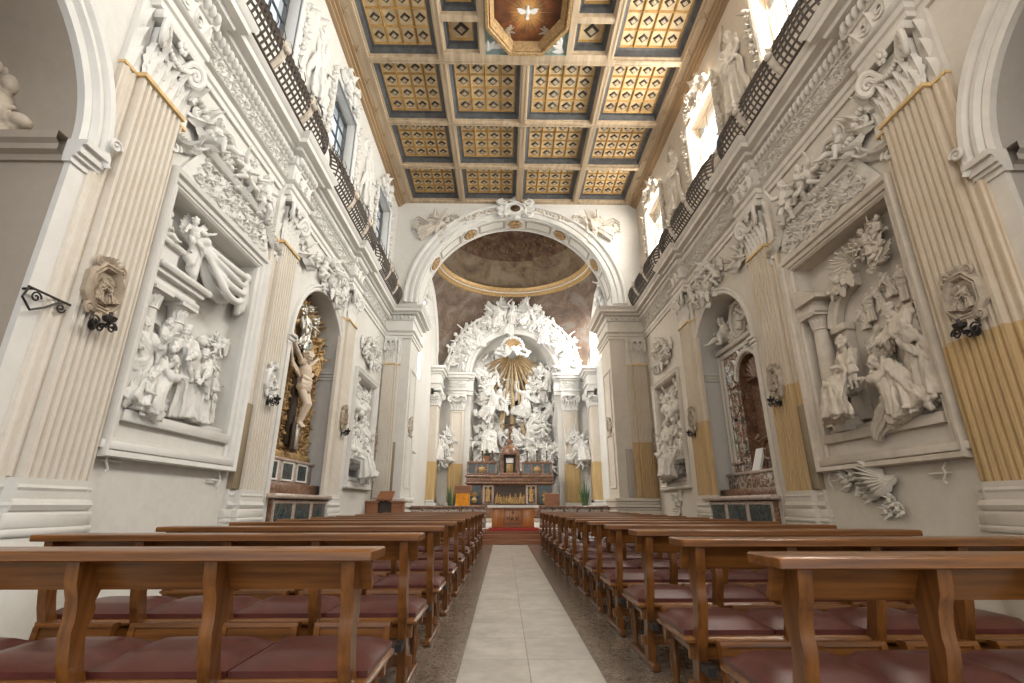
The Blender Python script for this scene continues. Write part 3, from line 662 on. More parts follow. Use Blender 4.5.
def chapel_mouldings(T, mat, side):
    mb = MB(); c = sum(CHI) / 2; r = (CHI[1] - CHI[0]) / 2
    prof = [(.004, -.04), (.004, .03), (-.05, .05), (-.07, .04), (-.10, .09), (-.14, .09), (-.16, .06), (-.20, .11), (-.25, .12), (-.27, .04), (-.27, -.05)]
    mould(mb, arc(c, 4.3, r, 0, pi, 40), prof, T)
    for s in (CHI[0], CHI[1]):
        sg = 1 if s > 2 else -1
        for z0, z1, p in ((4.06, 4.12, .05), (4.12, 4.16, .08), (4.16, 4.24, .11), (4.24, 4.30, .15)):
            wbox(mb, T, s - .03 if sg > 0 else s - .24, s + .24 if sg > 0 else s + .03, z0, z1, -.04, p)
        wbox(mb, T, min(s - sg * .004, s + sg * .20), max(s - sg * .004, s + sg * .20), 0, 4.06, -.02, .03)
        tube(mb, [(s + sg * .24 + x, 4.44 + z, .16) for x, z, _ in spiral(0, 0, .075, 0, 1.5, 0, 18)], .018, T, 6)
        sphere(mb, (s + sg * .24, 4.44, .13), (.03, .03, .04), T); leaf(mb, T, s + sg * .24, 4.38, -pi / 2, .22, .12, .10, .04)
    return obj('chapel_arch', mb, mat, label='moulded stucco archway of the near side chapel, %s' % side, cat='archway')
def niche_mouldings(T, mat, label):
    mb = MB(); c = (NIC[0] + NIC[1]) / 2; r = (NIC[1] - NIC[0]) / 2
    mould(mb, arc(c, NIC[3], r, 0, pi, 40), [(.004, -.05), (.004, .03), (-.03, .05), (-.07, .04), (-.10, .07), (-.14, .06), (-.15, -.02)], T)
    for s, sg in ((NIC[0], -1), (NIC[1], 1)):
        for z0, z1, p in ((NIC[3] - .20, NIC[3] - .13, .03), (NIC[3] - .13, NIC[3] - .06, .06), (NIC[3] - .06, NIC[3], .10)):
            x0, x1 = sorted((s - sg * (.02 + p * .6), s + sg * .16)); wbox(mb, T, x0, x1, z0, z1, -1.1, -.0 + p, .01) if False else wbox(mb, T, x0, x1, z0, z1, -.6, p, .01)
        x0, x1 = sorted((s - sg * .004, s + sg * .13)); wbox(mb, T, x0, x1, 0, NIC[3] - .2, -.02, .025)
    return obj('niche_arch', mb, mat, label=label, cat='arch')
niche_mouldings(TLf, 'stw', 'white moulded arch framing the niche with the gilded crucifix'); niche_mouldings(TRf, 'stc', 'cream moulded arch framing the niche with the coloured marble altar')
chapel_mouldings(TLf, 'stw', 'beside the white wall with the scrolled hook'); chapel_mouldings(TRf, 'stc', 'on the cream wall at the picture edge')
# floors
mb = MB(); box(mb, -6.5, 7.2, -4, 15.42, -.2, 0); obj('floor', mb, 'floor', kind='structure')
for n, (a, b) in enumerate(((-2.0, -.31), (.68, 2.2))):
    mb = MB(); box(mb, a, b, -4, 15.4, 0, .012); obj('trim_%d' % (n + 1), mb, 'border', kind='structure')
mb = MB(); box(mb, -4.6, 5.3, 15.75, 26.3, -.2, .42); obj('floor_chancel', mb, 'mwhite', kind='structure')
mb = MB()
for k, (y, z) in enumerate(((15.35, .14), (15.55, .28), (15.70, .42))): box(mb, -3.4, 3.9, y, 15.749 + .001 * k, (0, .14, .28)[k], z, None, .012)
obj('floor_steps', mb, 'walnut', kind='structure')
mb = MB(); box(mb, -.46, 1.04, 15.705, 16.45, .4205, .433, None, .003); box(mb, -.46, 1.04, 15.69, 15.699, .36, .433)
obj('floor_carpet', mb, 'carpet', label='red carpet on the altar steps below the wooden altar', cat='carpet')
# entablature running along both nave walls and round the piers of the arch
def plan(side):
    sg = 1 if side == 'left' else -1; x0 = XL if side == 'left' else XR
    px = -3.12 if side == 'left' else 3.50
    P = [(x0, -3)]
    for a, b in PIL:
        P += [(x0, a - .06), (x0 + sg * .12, a - .06), (x0 + sg * .12, b + .06), (x0, b + .06)]
    P += [(x0, 15.5), (px, 15.5), (px, 17.2)]
    return P
PIL = [(.1, .68), (4.13, 4.74), (7.60, 8.20), (11.40, 12.00)]
EPROF = [(0, 6.36), (.04, 6.36), (.04, 6.44), (.07, 6.46), (.07, 6.55), (.11, 6.57), (.13, 6.60), (.04, 6.62), (.04, 6.98), (.07, 6.99), (.09, 7.03), (.09, 7.15), (.20, 7.17), (.22, 7.22), (.33, 7.24), (.34, 7.32), (.37, 7.34), (.41, 7.42), (0, 7.44)]
for side, T, mat, n in (('left', TLf, 'stw', 3), ('right', TRf, 'stc', 4)):
    mb = MB(); P = plan(side)
    mould(mb, P, EPROF, lambda x, y, z: (x, y, z), False, -1 if side == 'left' else 1)
    e = obj('trim_%d' % n, mb, mat, kind='structure')
    mb = MB(); st = [(-.5, .0)] + PIL + [(15.4, 0)]
    for i in range(len(st) - 1): rinceau(mb, T, st[i][1] + .12, st[i + 1][0] - .12, 6.63, 6.80, .04, i, .17, .03); rinceau(mb, T, st[i][1] + .12, st[i + 1][0] - .12, 6.80, 6.97, .04, i + 50, .17, .03)
    for a, b in PIL:
        for k in (-1, 0, 1): leaf(mb, T, (a + b) / 2 + .2 * k, 6.64, pi / 2 - .3 * k, .32, .22, .165, .045)
        tube(mb, spiral((a + b) / 2 - .13, 6.82, .11, 0, 1.4, .18, 18, .2, -1), .02, T, 5); tube(mb, spiral((a + b) / 2 + .13, 6.82, .11, pi, 1.4, .18, 18, .2, 1), .02, T, 5)
    obj('frieze_scrollwork', mb, mat, e)
    mb = MB(); s = -.5
    while s < 15.3:
        p = .09 + (.12 if any(a - .1 < s < b + .1 for a, b in PIL) else 0)
        sphere(mb, (s, 7.085, p + .01), (.040, .090, .075), T, 8, 6, Matrix.Rotation(.45, 3, 'Z')); s += .112
    x = 0
    for k in range(6):
        xx = (-3.85 + .13 * k) if side == 'left' else (3.62 + .18 * k); sphere(mb, (xx, 15.40, 7.085), (.05, .05, .07), None, 8, 6)
    obj('bead_row', mb, mat, e)
# piers carrying the great arch
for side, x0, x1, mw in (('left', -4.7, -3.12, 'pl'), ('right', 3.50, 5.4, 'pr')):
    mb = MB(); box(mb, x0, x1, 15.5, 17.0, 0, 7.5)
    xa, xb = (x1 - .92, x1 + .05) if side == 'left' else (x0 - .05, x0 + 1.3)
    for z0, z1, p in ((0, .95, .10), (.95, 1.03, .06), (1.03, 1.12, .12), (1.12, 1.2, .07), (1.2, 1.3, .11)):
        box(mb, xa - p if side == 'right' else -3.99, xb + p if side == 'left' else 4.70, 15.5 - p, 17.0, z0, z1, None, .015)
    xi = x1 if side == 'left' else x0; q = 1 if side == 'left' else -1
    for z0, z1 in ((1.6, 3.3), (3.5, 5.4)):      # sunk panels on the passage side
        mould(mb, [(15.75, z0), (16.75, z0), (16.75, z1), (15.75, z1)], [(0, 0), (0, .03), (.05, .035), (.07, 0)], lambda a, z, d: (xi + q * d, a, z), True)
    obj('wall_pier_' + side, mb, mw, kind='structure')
# great arch wall
AC, AR, AZ = .37, 3.46, 7.93                    # centre, inner radius, springing
mb = MB(); ap = [(AC + AR, 7.41)] + arc(AC, AZ, AR, 0, pi, 40) + [(AC - AR, 7.41)]
for dd in (0, -1.0): plate(mb, [(-4.6, 12.7), (-4.6, 7.41)] + ap[::-1] + [(5.4, 7.41), (5.4, 12.7)], [], dd, TEf)
reveal(mb, ap, 0, -1.0, TEf, (len(ap) - 1,)); wend = obj('wall_arch', mb, 'pl', kind='structure')
mb = MB()
mould(mb, arc(AC, AZ, AR, -.02, pi + .02, 56), [(.004, -.05), (.004, .04), (-.07, .06), (-.09, .03), (-.17, .03), (-.19, .08), (-.27, .09), (-.29, .05), (-.36, .05), (-.40, .14), (-.46, .15), (-.50, .08), (-.52, -.02)], TEf)
aa = obj('great_arch', mb, 'stw', label='wide moulded stucco arch between nave and chancel', cat='arch')
# soffit bands with gilded rosettes
mb = MB()
def soff(a, t, r): return (AC + r * cos(a), YE + t, AZ + r * sin(a))
for t0, t1 in ((.06, .12), (.88, .94)):
    V = []; N = 56
    for i in range(N + 1):
        a = pi * i / N
        V += [soff(a, t0, AR + .01), soff(a, t0, AR - .04), soff(a, t1, AR - .04), soff(a, t1, AR + .01)]
    mb.add(V, [(4 * i + k, 4 * i + k + 1, 4 * i + 5 + k, 4 * i + 4 + k) for i in range(N) for k in range(3)])
obj('soffit_fillets', mb, 'stw', aa)
for i, an in enumerate((30, 60, 90, 120, 150)):
    a = math.radians(an); mb = MB(); m2 = MB()
    def Wr(x, z, d): return soff(a + x / AR, .5 + z, AR - d)
    for k in range(9): sphere(mb, (.17 * cos(k * .698), .17 * sin(k * .698), .02), (.095, .095, .07), Wr, 7, 5)
    sphere(mb, (0, 0, .05), (.08, .08, .06), Wr)
    tube(m2, [(.32 * cos(q * pi / 12), .36 * sin(q * pi / 12), .02) for q in range(24)], .03, Wr, 6, True)
    r_ = obj('soffit_rosette', m2, 'stw', aa); obj('gilded_flower', mb, 'giltd', r_)
    mb = MB()
for a0 in (20, 45, 75, 105, 135):                 # sunk panels between rosettes
    mb = MB()
    def Wp(x, z, d): return soff(x, .5 + z, AR - d)
    a, b = math.radians(a0 - 8 if a0 > 20 else 6), math.radians(a0 + 8 if a0 > 20 else 22)
    n = 6; up = [(a + (b - a) * k / n, .26) for k in range(n + 1)]; V = []
    tube(mb, [(x, .24, .02) for x, _ in up] + [(x, -.24, .02) for x, _ in reversed(up)], .012, Wp, 5, True)
    obj('soffit_panel', mb, 'taupe', aa)
# ------------------------------------------------------------------ coffered ceiling
XS = [-3.52, -1.72, -1.60, .40, .56, 2.56, 2.70, 4.54]
ROWS = [(13.98, 15.85), (11.98, 13.84), (9.80, 11.84)]
cof = [(x0, x1, y0, y1) for (y0, y1) in ROWS for x0, x1 in ((-3.52, -1.72), (-1.56, .42), (.58, 2.56), (2.72, 4.54))]
cof += [(-3.52, -1.72, 6.95, 9.64), (2.72, 4.54, 6.95, 9.64)]
small = [(x0, x1, y0, y1) for x0, x1 in ((-1.56, -.66), (1.66, 2.56)) for y0, y1 in ((8.62, 9.48), (7.72, 8.48), (6.95, 7.6))]
OCT = (-.52, 1.52, 6.95, 9.5)
rear = [(x0, x1, 4.75, 6.79) for x0, x1 in ((-3.52, -1.72), (-1.56, .42), (.58, 2.56), (2.72, 4.54))]
allc = cof + small + rear
mb = MB(); rect = lambda x0, x1, y0, y1: [(x0, y0), (x1, y0), (x1, y1), (x0, y1)]
TC = lambda x, y, d: (x, y, ZC - d)
plate(mb, [(-4.3, -3), (5.3, -3), (5.3, 16.1), (-4.3, 16.1)], [rect(*c) for c in allc + [OCT]], 0, TC)
for c in allc:
    mould(mb, rect(*c), [(0, 0), (.0, -.07), (.035, -.08), (.05, -.12)], TC, True)
for x in (-1.64, .50, 2.64):                     # raised fillets along the beams
    for y0, y1 in ((9.8, 15.9),) + (((4.8, 6.8),) if x == .5 else ((4.8, 9.6),)):
        for o in (-.055, .045): box(mb, x + o, x + o + .012, y0, y1, ZC - .015, ZC + .01)
for y in (13.91, 11.91, 9.72, 6.87):
    for o in (-.05, .04): box(mb, -3.5, 4.5, y + o, y + o + .012, ZC - .015, ZC + .01)
ceil = obj('ceiling', mb, 'beam', kind='structure')
mb = MB()
for x, sg in ((CLX['left'], 1), (CLX['right'], -1)):
    for w, z in ((.10, -.16), (.17, -.11), (.25, -.05)): box(mb, min(x, x + sg * w), max(x, x + sg * w), -3, 16, ZC + z, ZC + .02)
    xb = x + sg * .33
    for y in range(0, 17): tube(mb, [(xb - .07, y - .1 + .37, ZC - .008), (xb + .07, y + .1 + .37, ZC - .008)], .012, None, 4); tube(mb, [(xb + .07, y - .1 + .37, ZC - .008), (xb - .07, y + .1 + .37, ZC - .008)], .012, None, 4)
obj('ceiling_edge', mb, 'cornw', ceil)
def coffer(c, nx, ny, deep=.33, din=.12):
    x0, x1, y0, y1 = c; e = .05; mb = MB()
    x0 += e; x1 -= e; y0 += e; y1 -= e
    mould(mb, rect(x0, x1, y0, y1), [(0, -.10), (.0, -.12), (din * .4, -.19), (din * .5, -.24), (din, -.26), (din, -deep)], TC, True)
    o = obj('coffer', mb, 'slate', ceil)
    x0 += din; x1 -= din; y0 += din; y1 -= din; z = ZC + deep - .02
    mb = MB(); box(mb, x0, x1, y0, y1, z, z + .03); obj('panel', mb, 'tile', o)
    mb = MB(); ux, uy = (x1 - x0) / nx, (y1 - y0) / ny
    for i in range(nx + 1): prism(mb, [(x0 + i * ux - .035, z), (x0 + i * ux + .035, z), (x0 + i * ux, z - .045)], y0, y1, None, 'xz')
    for j in range(ny + 1): prism(mb, [(y0 + j * uy - .035, z), (y0 + j * uy + .035, z), (y0 + j * uy, z - .044)], x0, x1, None, 'yz')
    obj('batten_grid', mb, 'batten', o)
    mb = MB(); m2 = MB()
    for i in range(nx):
        for j in range(ny):
            cx, cy = x0 + (i + .5) * ux, y0 + (j + .5) * uy; r = min(ux, uy) * .36
            V = [(cx + r, cy, z), (cx, cy + r, z), (cx - r, cy, z), (cx, cy - r, z)] + [(cx + r * .7, cy, z - .03), (cx, cy + r * .7, z - .03), (cx - r * .7, cy, z - .03), (cx, cy - r * .7, z - .03)]
            mb.add(V, [(k, (k + 1) % 4, 4 + (k + 1) % 4, 4 + k) for k in range(4)] + [(4, 5, 6, 7)])
            q = r * .52
            V = [(cx + q, cy, z - .032), (cx, cy + q, z - .032), (cx - q, cy, z - .032), (cx, cy - q, z - .032), (cx, cy, z - .045)]
            m2.add(V, [(k, (k + 1) % 4, 4) for k in range(4)])
    obj('diamond_studs', mb, 'dark', o, angle=20); obj('stud_centres', m2, 'dlight', o, angle=10)
for c in cof: coffer(c, 4, 4 if c[3] - c[2] < 2.3 else 5)
for c in rear: coffer(c, 4, 4)
for c in small: coffer(c, 1, 1, .33, .10)
# octagonal painting of the dove
DY = .28
ox, oy, oR = (OCT[0] + OCT[1]) / 2, (OCT[2] + OCT[3]) / 2, 1.00
def octo(r, ry=None): 
    ry = ry or r; k = 1 / cos(pi / 8)
    return [(ox + r * k * cos(pi / 8 + i * pi / 4), oy + ry * k * sin(pi / 8 + i * pi / 4)) for i in range(8)]
OY = 1.25
mb = MB(); plate(mb, rect(*OCT), [octo(oR, OY)], -.06, TC); mould(mb, rect(*OCT), [(0, 0), (0, -.06)], TC, True)
ot = thing('ceiling_painting', (ox, oy, ZC), 'octagonal ceiling painting of a white dove in golden rays, gilded frame', 'painting')
obj('spandrel_board', mb, 'bluegreen', ot)
for sx in (-1, 1):
    for sy in (-1, 1):
        mb = MB()
        for k in range(4): leaf(mb, TC, ox + sx * (.97 - .04 * k), oy + sy * (1.22 - .04 * k), atan2(-sy, -sx) + (k - 1.5) * .5, .34, .12, -.055, .015)
        obj('corner_scroll', mb, 'stw', ot)
mb = MB(); P = [octo(oR - o, OY - o) for o in (0, 0, .07, .10, .12, .20, .22)]; hs = (-.06, .06, .06, 0, .03, -.18, -.22)
V = [(p[0], p[1], h) for ring, h in zip(P, hs) for p in ring]
mb.add(V, [(r * 8 + i, r * 8 + (i + 1) % 8, r * 8 + 8 + (i + 1) % 8, r * 8 + 8 + i) for r in range(6) for i in range(8)], TC); obj('gilded_frame', mb, 'giltd', ot, angle=20)
m, nt, b = new_mat('dove_canvas'); tc = nt.nodes.new('ShaderNodeTexCoord'); ln = nt.nodes.new('ShaderNodeVectorMath'); ln.operation = 'LENGTH'
mp = nt.nodes.new('ShaderNodeMapping'); mp.inputs['Scale'].default_value = (1.2, 1.0, 0); mp.inputs['Location'].default_value = (0, -.28, 0); nt.links.new(tc.outputs['Object'], mp.inputs['Vector'])
nzz = nt.nodes.new('ShaderNodeTexNoise'); nzz.inputs['Scale'].default_value = 4; nzz.inputs['Detail'].default_value = 6; nt.links.new(tc.outputs['Object'], nzz.inputs['Vector'])
nt.links.new(mp.outputs[0], ln.inputs[0])
c1 = ramp(nt, ln.outputs['Value'], [(.0, (.80, .62, .34)), (.22, (.55, .30, .10)), (.5, (.22, .085, .03)), (1, (.07, .028, .015))])
c2 = mixc(nt, .45, c1, ramp(nt, nzz.outputs['Fac'], [(.38, (.10, .03, .02)), (.5, (.5, .4, .3)), (.64, (.9, .65, .4))]), 'OVERLAY')
nt.links.new(c2, b.inputs['Base Color']); b.inputs['Roughness'].default_value = .6; M['dove'] = m
mb = MB(); cp = octo(oR - .21, OY - .21); mb.add([(p[0], p[1], -.20) for p in cp], [tuple(range(8))], TC); obj('canvas', mb, 'dove', ot)
mb = MB(); zz = -.19
for k in range(24):
    a = 2 * pi * k / 24; R = .42 if k % 2 else .62
    mb.add([(ox + .1 * cos(a - .05), DY + oy + .12 * sin(a - .05), zz), (ox + .1 * cos(a + .05), DY + oy + .12 * sin(a + .05), zz), (ox + R * cos(a), DY + oy + R * sin(a), zz)], [(0, 1, 2)], TC)
obj('painted_rays', mb, 'fillet', ot)
mb = MB(); zz = -.185
sphere(mb, (ox, DY + oy - .02, zz), (.05, .11, .012), TC); sphere(mb, (ox, DY + oy - .13, zz), (.035, .04, .012), TC)
for s in (-1, 1):
    for k in range(4): leaf(mb, TC, ox + s * .03, DY + oy - .02, (pi / 2 - s * (1.9 - .22 * k)), .27 - .03 * k, .07, zz, .008)
for k in (-1, 0, 1): leaf(mb, TC, ox, DY + oy + .08, pi / 2 + .3 * k, .12, .05, zz, .008)
obj('painted_dove', mb, 'paper', ot)
for a, z, fl in ((.0, 7.85, 1), (1.02, 7.85, -1), (.02, 8.98, 1), (1.0, 9.0, -1)):
    mb = MB(); y = z
    sphere(mb, (a, y, zz), (.07, .12, .012), TC, rot=Matrix.Rotation(.5 * fl, 3, 'Z')); sphere(mb, (a + .08 * fl, y - .12, zz), (.04, .045, .012), TC)
    for q in (.3, -.5, 1.1): leaf(mb, TC, a, y, q if fl > 0 else pi - q, .24, .06, zz, .006)
    obj('painted_angel', mb, 'med', ot)
# ------------------------------------------------------------------ pilasters
def pilaster(T, a0, a1, mat, wmat, side, where, z0=1.30, z1=5.44, base=True, pm=None):
    o = thing('fluted_pilaster', T((a0 + a1) / 2, 0, 0), where, 'pilaster', None)
    w = a1 - a0; c = (a0 + a1) / 2
    mb = MB(); n = 7; P = [(a0, -.02), (a0, .14)]; u = (w - .04) / n
    for i in range(n):
        s = a0 + .02 + i * u
        P += [(s + .012, .14)] + [(s + u / 2 - (u / 2 - .018) * cos(pi * k / 5), .14 - .035 * sin(pi * k / 5)) for k in range(6)]
    P += [(a1, .14), (a1, -.02)]
    V = [(a, z, d) for z in (z0, z1) for a, d in P]; k = len(P)
    mb.add(V, [(i, i + 1, k + i + 1, k + i) for i in range(k - 1)] + [tuple(range(k)), tuple(range(k, 2 * k))], T)
    obj('shaft', mb, mat, o)
    mb = MB()                                     # half pilasters standing behind on either side
    for s0, s1 in ((a0 - .19, a0), (a1, a1 + .15)):
        wbox(mb, T, s0, s1, z0, z1, -.02, .055); 
        for q in (.25, .75): tube(mb, [(s0 + (s1 - s0) * q, z0 + .02, .055), (s0 + (s1 - s0) * q, z1 - .02, .055)], .024, T, 6)
    obj('back_pilaster', mb, mat, o)
    mb = MB(); wbox(mb, T, a0 - .03, a1 + .03, z1 - .015, z1 + .03, 0, .17); 
    for s0, s1 in ((a0 - .2, a0), (a1, a1 + .2)): wbox(mb, T, s0, s1, z1 - .012, z1 + .02, -.01, .075)
    obj('gilded_fillet', mb, 'fillet' , o)
    cm = pm or ('stw' if side == 'left' else 'stc')
    inst('capital', L['capital'], cm, T, c, z1 + .03, .06, w * 1.0, parent=o, dy=.9)
    for o_ in o.children:
        if o_.name.startswith('capital'): o_.matrix_basis = o_.matrix_basis @ Matrix.Diagonal((1, 1, (6.36 - z1 - .03) / w, 1))
    mb = MB()
    for s in (-1, 1):
        e = c + s * (w / 2 + .10); wbox(mb, T, e - .10, e + .10, z1 + .02, 6.36, -.02, .06)
        for k in range(3): leaf(mb, T, e, z1 + .03 + .28 * k, pi / 2, .30, .15, .055, .035, .8)
    obj('side_leaves', mb, cm, o)
    if base:
        mb = MB(); q = .19
        for z_0, z_1, p in ((0, .86, .09), (.86, .92, .11), (.92, 1.04, .09)): wbox(mb, T, a0 - .10, a1 + .10, z_0, z_1, -.02, .14 + p - .06, .012); wbox(mb, T, a0 - .27, a1 + .27, z_0, z_1, -.02, .05 + p - .06, .012)
        for zc, rr, p in ((1.10, .06, .03), (1.235, .045, .0)):
            for e, d0 in ((.04 + p, .16 + p * .6), (.20 + p, .07 + p * .6)):
                prof = [(zc + rr * sin(t), rr * (cos(t) - 1)) for t in (-pi / 2, -pi / 4, 0, pi / 4, pi / 2)]
                path = [(a0 - e, -.02), (a0 - e, d0), (a1 + e, d0), (a1 + e, -.02)]
                mould(mb, path, [(-rr, zc - rr)] + [(o_, z_) for z_, o_ in prof] + [(-rr, zc + rr)], lambda a, d, z: T(a, z, d), False, 1)
                wbox(mb, T, a0 - e + rr, a1 + e - rr, zc - rr, zc + rr, -.02, d0 - rr * .6)
        wbox(mb, T, a0 - .06, a1 + .06, 1.04, z0 + .01, -.02, .15); wbox(mb, T, a0 - .23, a1 + .23, 1.04, z0 + .01, -.02, .06)
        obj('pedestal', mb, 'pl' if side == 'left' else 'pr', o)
    return o
LP = ['white fluted pilaster with octagonal medallion, between chapel arch and carved room scene', 'white fluted pilaster beside the gilded crucifix altar niche', 'narrow white pilaster between crucifix niche and far left wall relief']
RP = ['cream fluted pilaster with ochre foot and octagonal medallion, next to the right chapel arch', 'cream fluted pilaster with ochre foot beside the coloured marble altar', 'narrow pilaster with ochre foot between marble altar niche and far right wall relief']
for i, (a, b) in enumerate(PIL[1:]):
    pilaster(TLf, a, b, 'shl', 'pl', 'left', LP[i]); pilaster(TRf, a, b, 'shr' if i == 0 else 'shr2', 'pr', 'right', RP[i])
TPf = lambda a, z, d: (a, 15.5 - d, z)            # front of the two piers
pilaster(TPf, -3.93, -3.60, 'shl', 'pl', 'left', 'white fluted pilaster on the left pier of the great arch', base=False)
pilaster(TPf, 4.20, 4.60, 'shr2', 'pr', 'right', 'fluted pilaster with ochre foot on the right pier of the great arch', base=False)
for T, mat, nm, (la, lb) in ((TLf, 'stw', 'white', ('beside the capital above the carved room scene', 'beside the capital left of the crucifix niche')), (TRf, 'stc', 'cream', ('beside the capital above the right holy family relief', 'beside the capital right of the marble altar niche'))):
    for (a, b), w in zip(PIL[1:3], (la, lb)):
        inst('leaf_scroll', L['bracket'], mat, T, b + .16, 5.60, .05, .80, label='%s stucco acanthus scroll %s' % (nm, w), cat='ornament')
# bare brown plaster strips next to the pilasters
for T, a, b, z1, lb in ((TLf, 7.40, 7.595, 2.58, 'bare brown plaster strip left of the crucifix niche pilaster'), (TRf, 7.40, 7.595, 2.58, 'bare brown plaster strip right of the marble altar pilaster')):
    mb = MB(); wbox(mb, T, a, b, 1.32, z1, .0, .088, .004); obj('plaster_strip', mb, 'bare', label=lb, cat='plaster strip')
for x0, x1, z, lb in ((-3.50, -3.38, 2.95, 'bare grey plaster strip on the left pier above the wooden pulpit'), (3.78, 3.98, 2.75, 'bare grey plaster strip on the right pier beside the ochre foot')):
    mb = MB(); wbox(mb, TPf, x0, x1, 1.32, z, .0, .05, .004); obj('plaster_strip', mb, 'bare' if x0 < 0 else 'taupe', label=lb, cat='plaster strip')
# ------------------------------------------------------------------ big reliefs
def frame(mb, T, a0, a1, z0, z1, w=.24, h=.11):
    mould(mb, [(a0, z0), (a1, z0), (a1, z1), (a0, z1)], [(.004, -.04), (.004, .02), (-w * .12, .05), (-w * .3, .03), (-w * .35, .06), (-w * .62, .07), (-w * .7, h), (-w * .95, h + .02), (-w, h - .02), (-w, -.02)], T, True)
def relief(T, mat, side, label, figs, small_parts, sill=True):
    a0, a1, z0, z1 = REL; o = thing('carved_relief', T((a0 + a1) / 2, z0 - .35, 0), label, 'relief')
    mb = MB(); frame(mb, T, a0, a1, z0 - .30, z1, .20); obj('frame', mb, mat, o)
    mb = MB(); wbox(mb, T, a0 - .24, a1 + .20, z0 - .42, z0 - .34, -.02, .10, .005); wbox(mb, T, a0 - .18, a1 + .18, z0 - .34, z0 - .30, -.02, .07)
    wbox(mb, T, a0, a1, z0 - .30, z0 - .02, -.25, -.006); wbox(mb, T, a0 + .004, a1 - .004, z0 - .12, z0, -.25, .06, .005); wbox(mb, T, a0 + .004, a1 - .004, z0 - .04, z0 + .08, -.25, -.06, .005)
    obj('stepped_sill', mb, mat, o)
    for nm, key, a, z, d, s, kw in figs: inst(nm, L[key], mat, T, max(a0 + .1, a - (.10 if d > -.13 else .03)), z, d, s, parent=o, **dict(dict(dy=.7), **kw))
    small_parts(o); return o
def column(mb, T, a, z0, z1, r, d):
    W = lambda x, y, q: T(a + x, q, d + y)
    lathe(mb, [(r * 1.5, z0), (r * 1.5, z0 + .06), (r * 1.3, z0 + .08), (r * 1.35, z0 + .12), (r * 1.1, z0 + .15), (r, z0 + .2), (r * 1.02, (z0 + z1) / 2), (r * .86, z1 - .25), (r * 1.0, z1 - .24), (r * .9, z1 - .2), (r * 1.05, z1 - .08), (r * 1.25, z1 - .04)], (0, 0, 0), 18, W)
    wbox(mb, T, a - r * 1.5, a + r * 1.5, z1 - .04, z1, d - r * 1.4, d + r * 1.5)
    for k in range(6): leaf(mb, T, a + r * .9 * sin((k - 2.5) * .5), z1 - .22, pi / 2, .15, .07, d + r * .85 * cos((k - 2.5) * .5), .03, .5, 4)
def left_parts(o):
    T = TLf; mat = 'stw'
    for a, d in ((5.32, -.14), (5.84, -.16)): mb = MB(); column(mb, T, a, 2.15, 3.50, .105, d); obj('column', mb, mat, o)
    mb = MB(); wbox(mb, T, 5.104, 6.00, 3.50, 3.57, -.25, .0, .01); wbox(mb, T, 5.104, 5.96, 3.57, 3.68, -.25, -.04); wbox(mb, T, 5.104, 6.02, 3.66, 3.72, -.25, .02); wbox(mb, T, 5.104, 6.10, 3.72, 3.80, -.25, .08, .02)
    wbox(mb, T, 5.12, 5.50, 3.80, 4.06, -.25, -.06); wbox(mb, T, 5.104, 5.54, 4.06, 4.12, -.25, .0, .01); obj('entablature', mb, mat, o)
    mb = MB(); mould(mb, arc(5.58, 3.02, .15, 0, pi, 14), [(0, -.25), (0, -.20), (-.04, -.19), (-.05, -.25)], T); wbox(mb, T, 5.45, 5.71, 2.2, 2.9, -.25, -.23); obj('blind_arch', mb, mat, o)
    inst('curtain', L['curtain'], mat, T, 6.46, 4.46, -.16, .92, parent=o)
    mb = MB(); sphere(mb, (0, 0, 0), .01)
relief(TLf, 'stw', 'left', 'large carved relief with columns, hanging curtain and robed old man, on the white wall',
  [('robed_figure', 'stand', 5.30, 2.05, -.06, .60, dict(yaw=.5)), ('kneeling_figure', 'kneel', 5.58, 2.05, -.02, .62, dict()), ('old_man', 'reach', 6.10, 2.10, -.06, .70, dict(fl=-1)),
   ('robed_figure', 'bent', 6.46, 2.10, -.06, .62, dict(fl=-1)), ('robed_figure', 'stand', 6.88, 2.16, -.14, .42, dict(yaw=-.5)), ('robed_figure', 'stand', 5.74, 2.3, -.16, .56, dict(fl=-1, yaw=-.4)),
   ('child', 'boy', 5.40, 2.0, .08, .48, dict(yaw=-.6)), ('putto', 'puttosit', 5.28, 4.12, -.12, .55, dict()), ('putto', 'putto2', 5.82, 4.16, -.08, .55, dict(fl=-1, yaw=.3)),
   ('cloud', 'cloud', 6.78, 3.26, -.26, .34, dict()), ('putto', 'putto2', 6.66, 3.12, -.18, .40, dict(tilt=.8)), ('cherub_head', 'cherub', 6.96, 3.38, -.18, .55, dict()), ('putto', 'putto2', 6.94, 2.86, -.2, .36, dict(fl=-1, tilt=-.4))], left_parts)
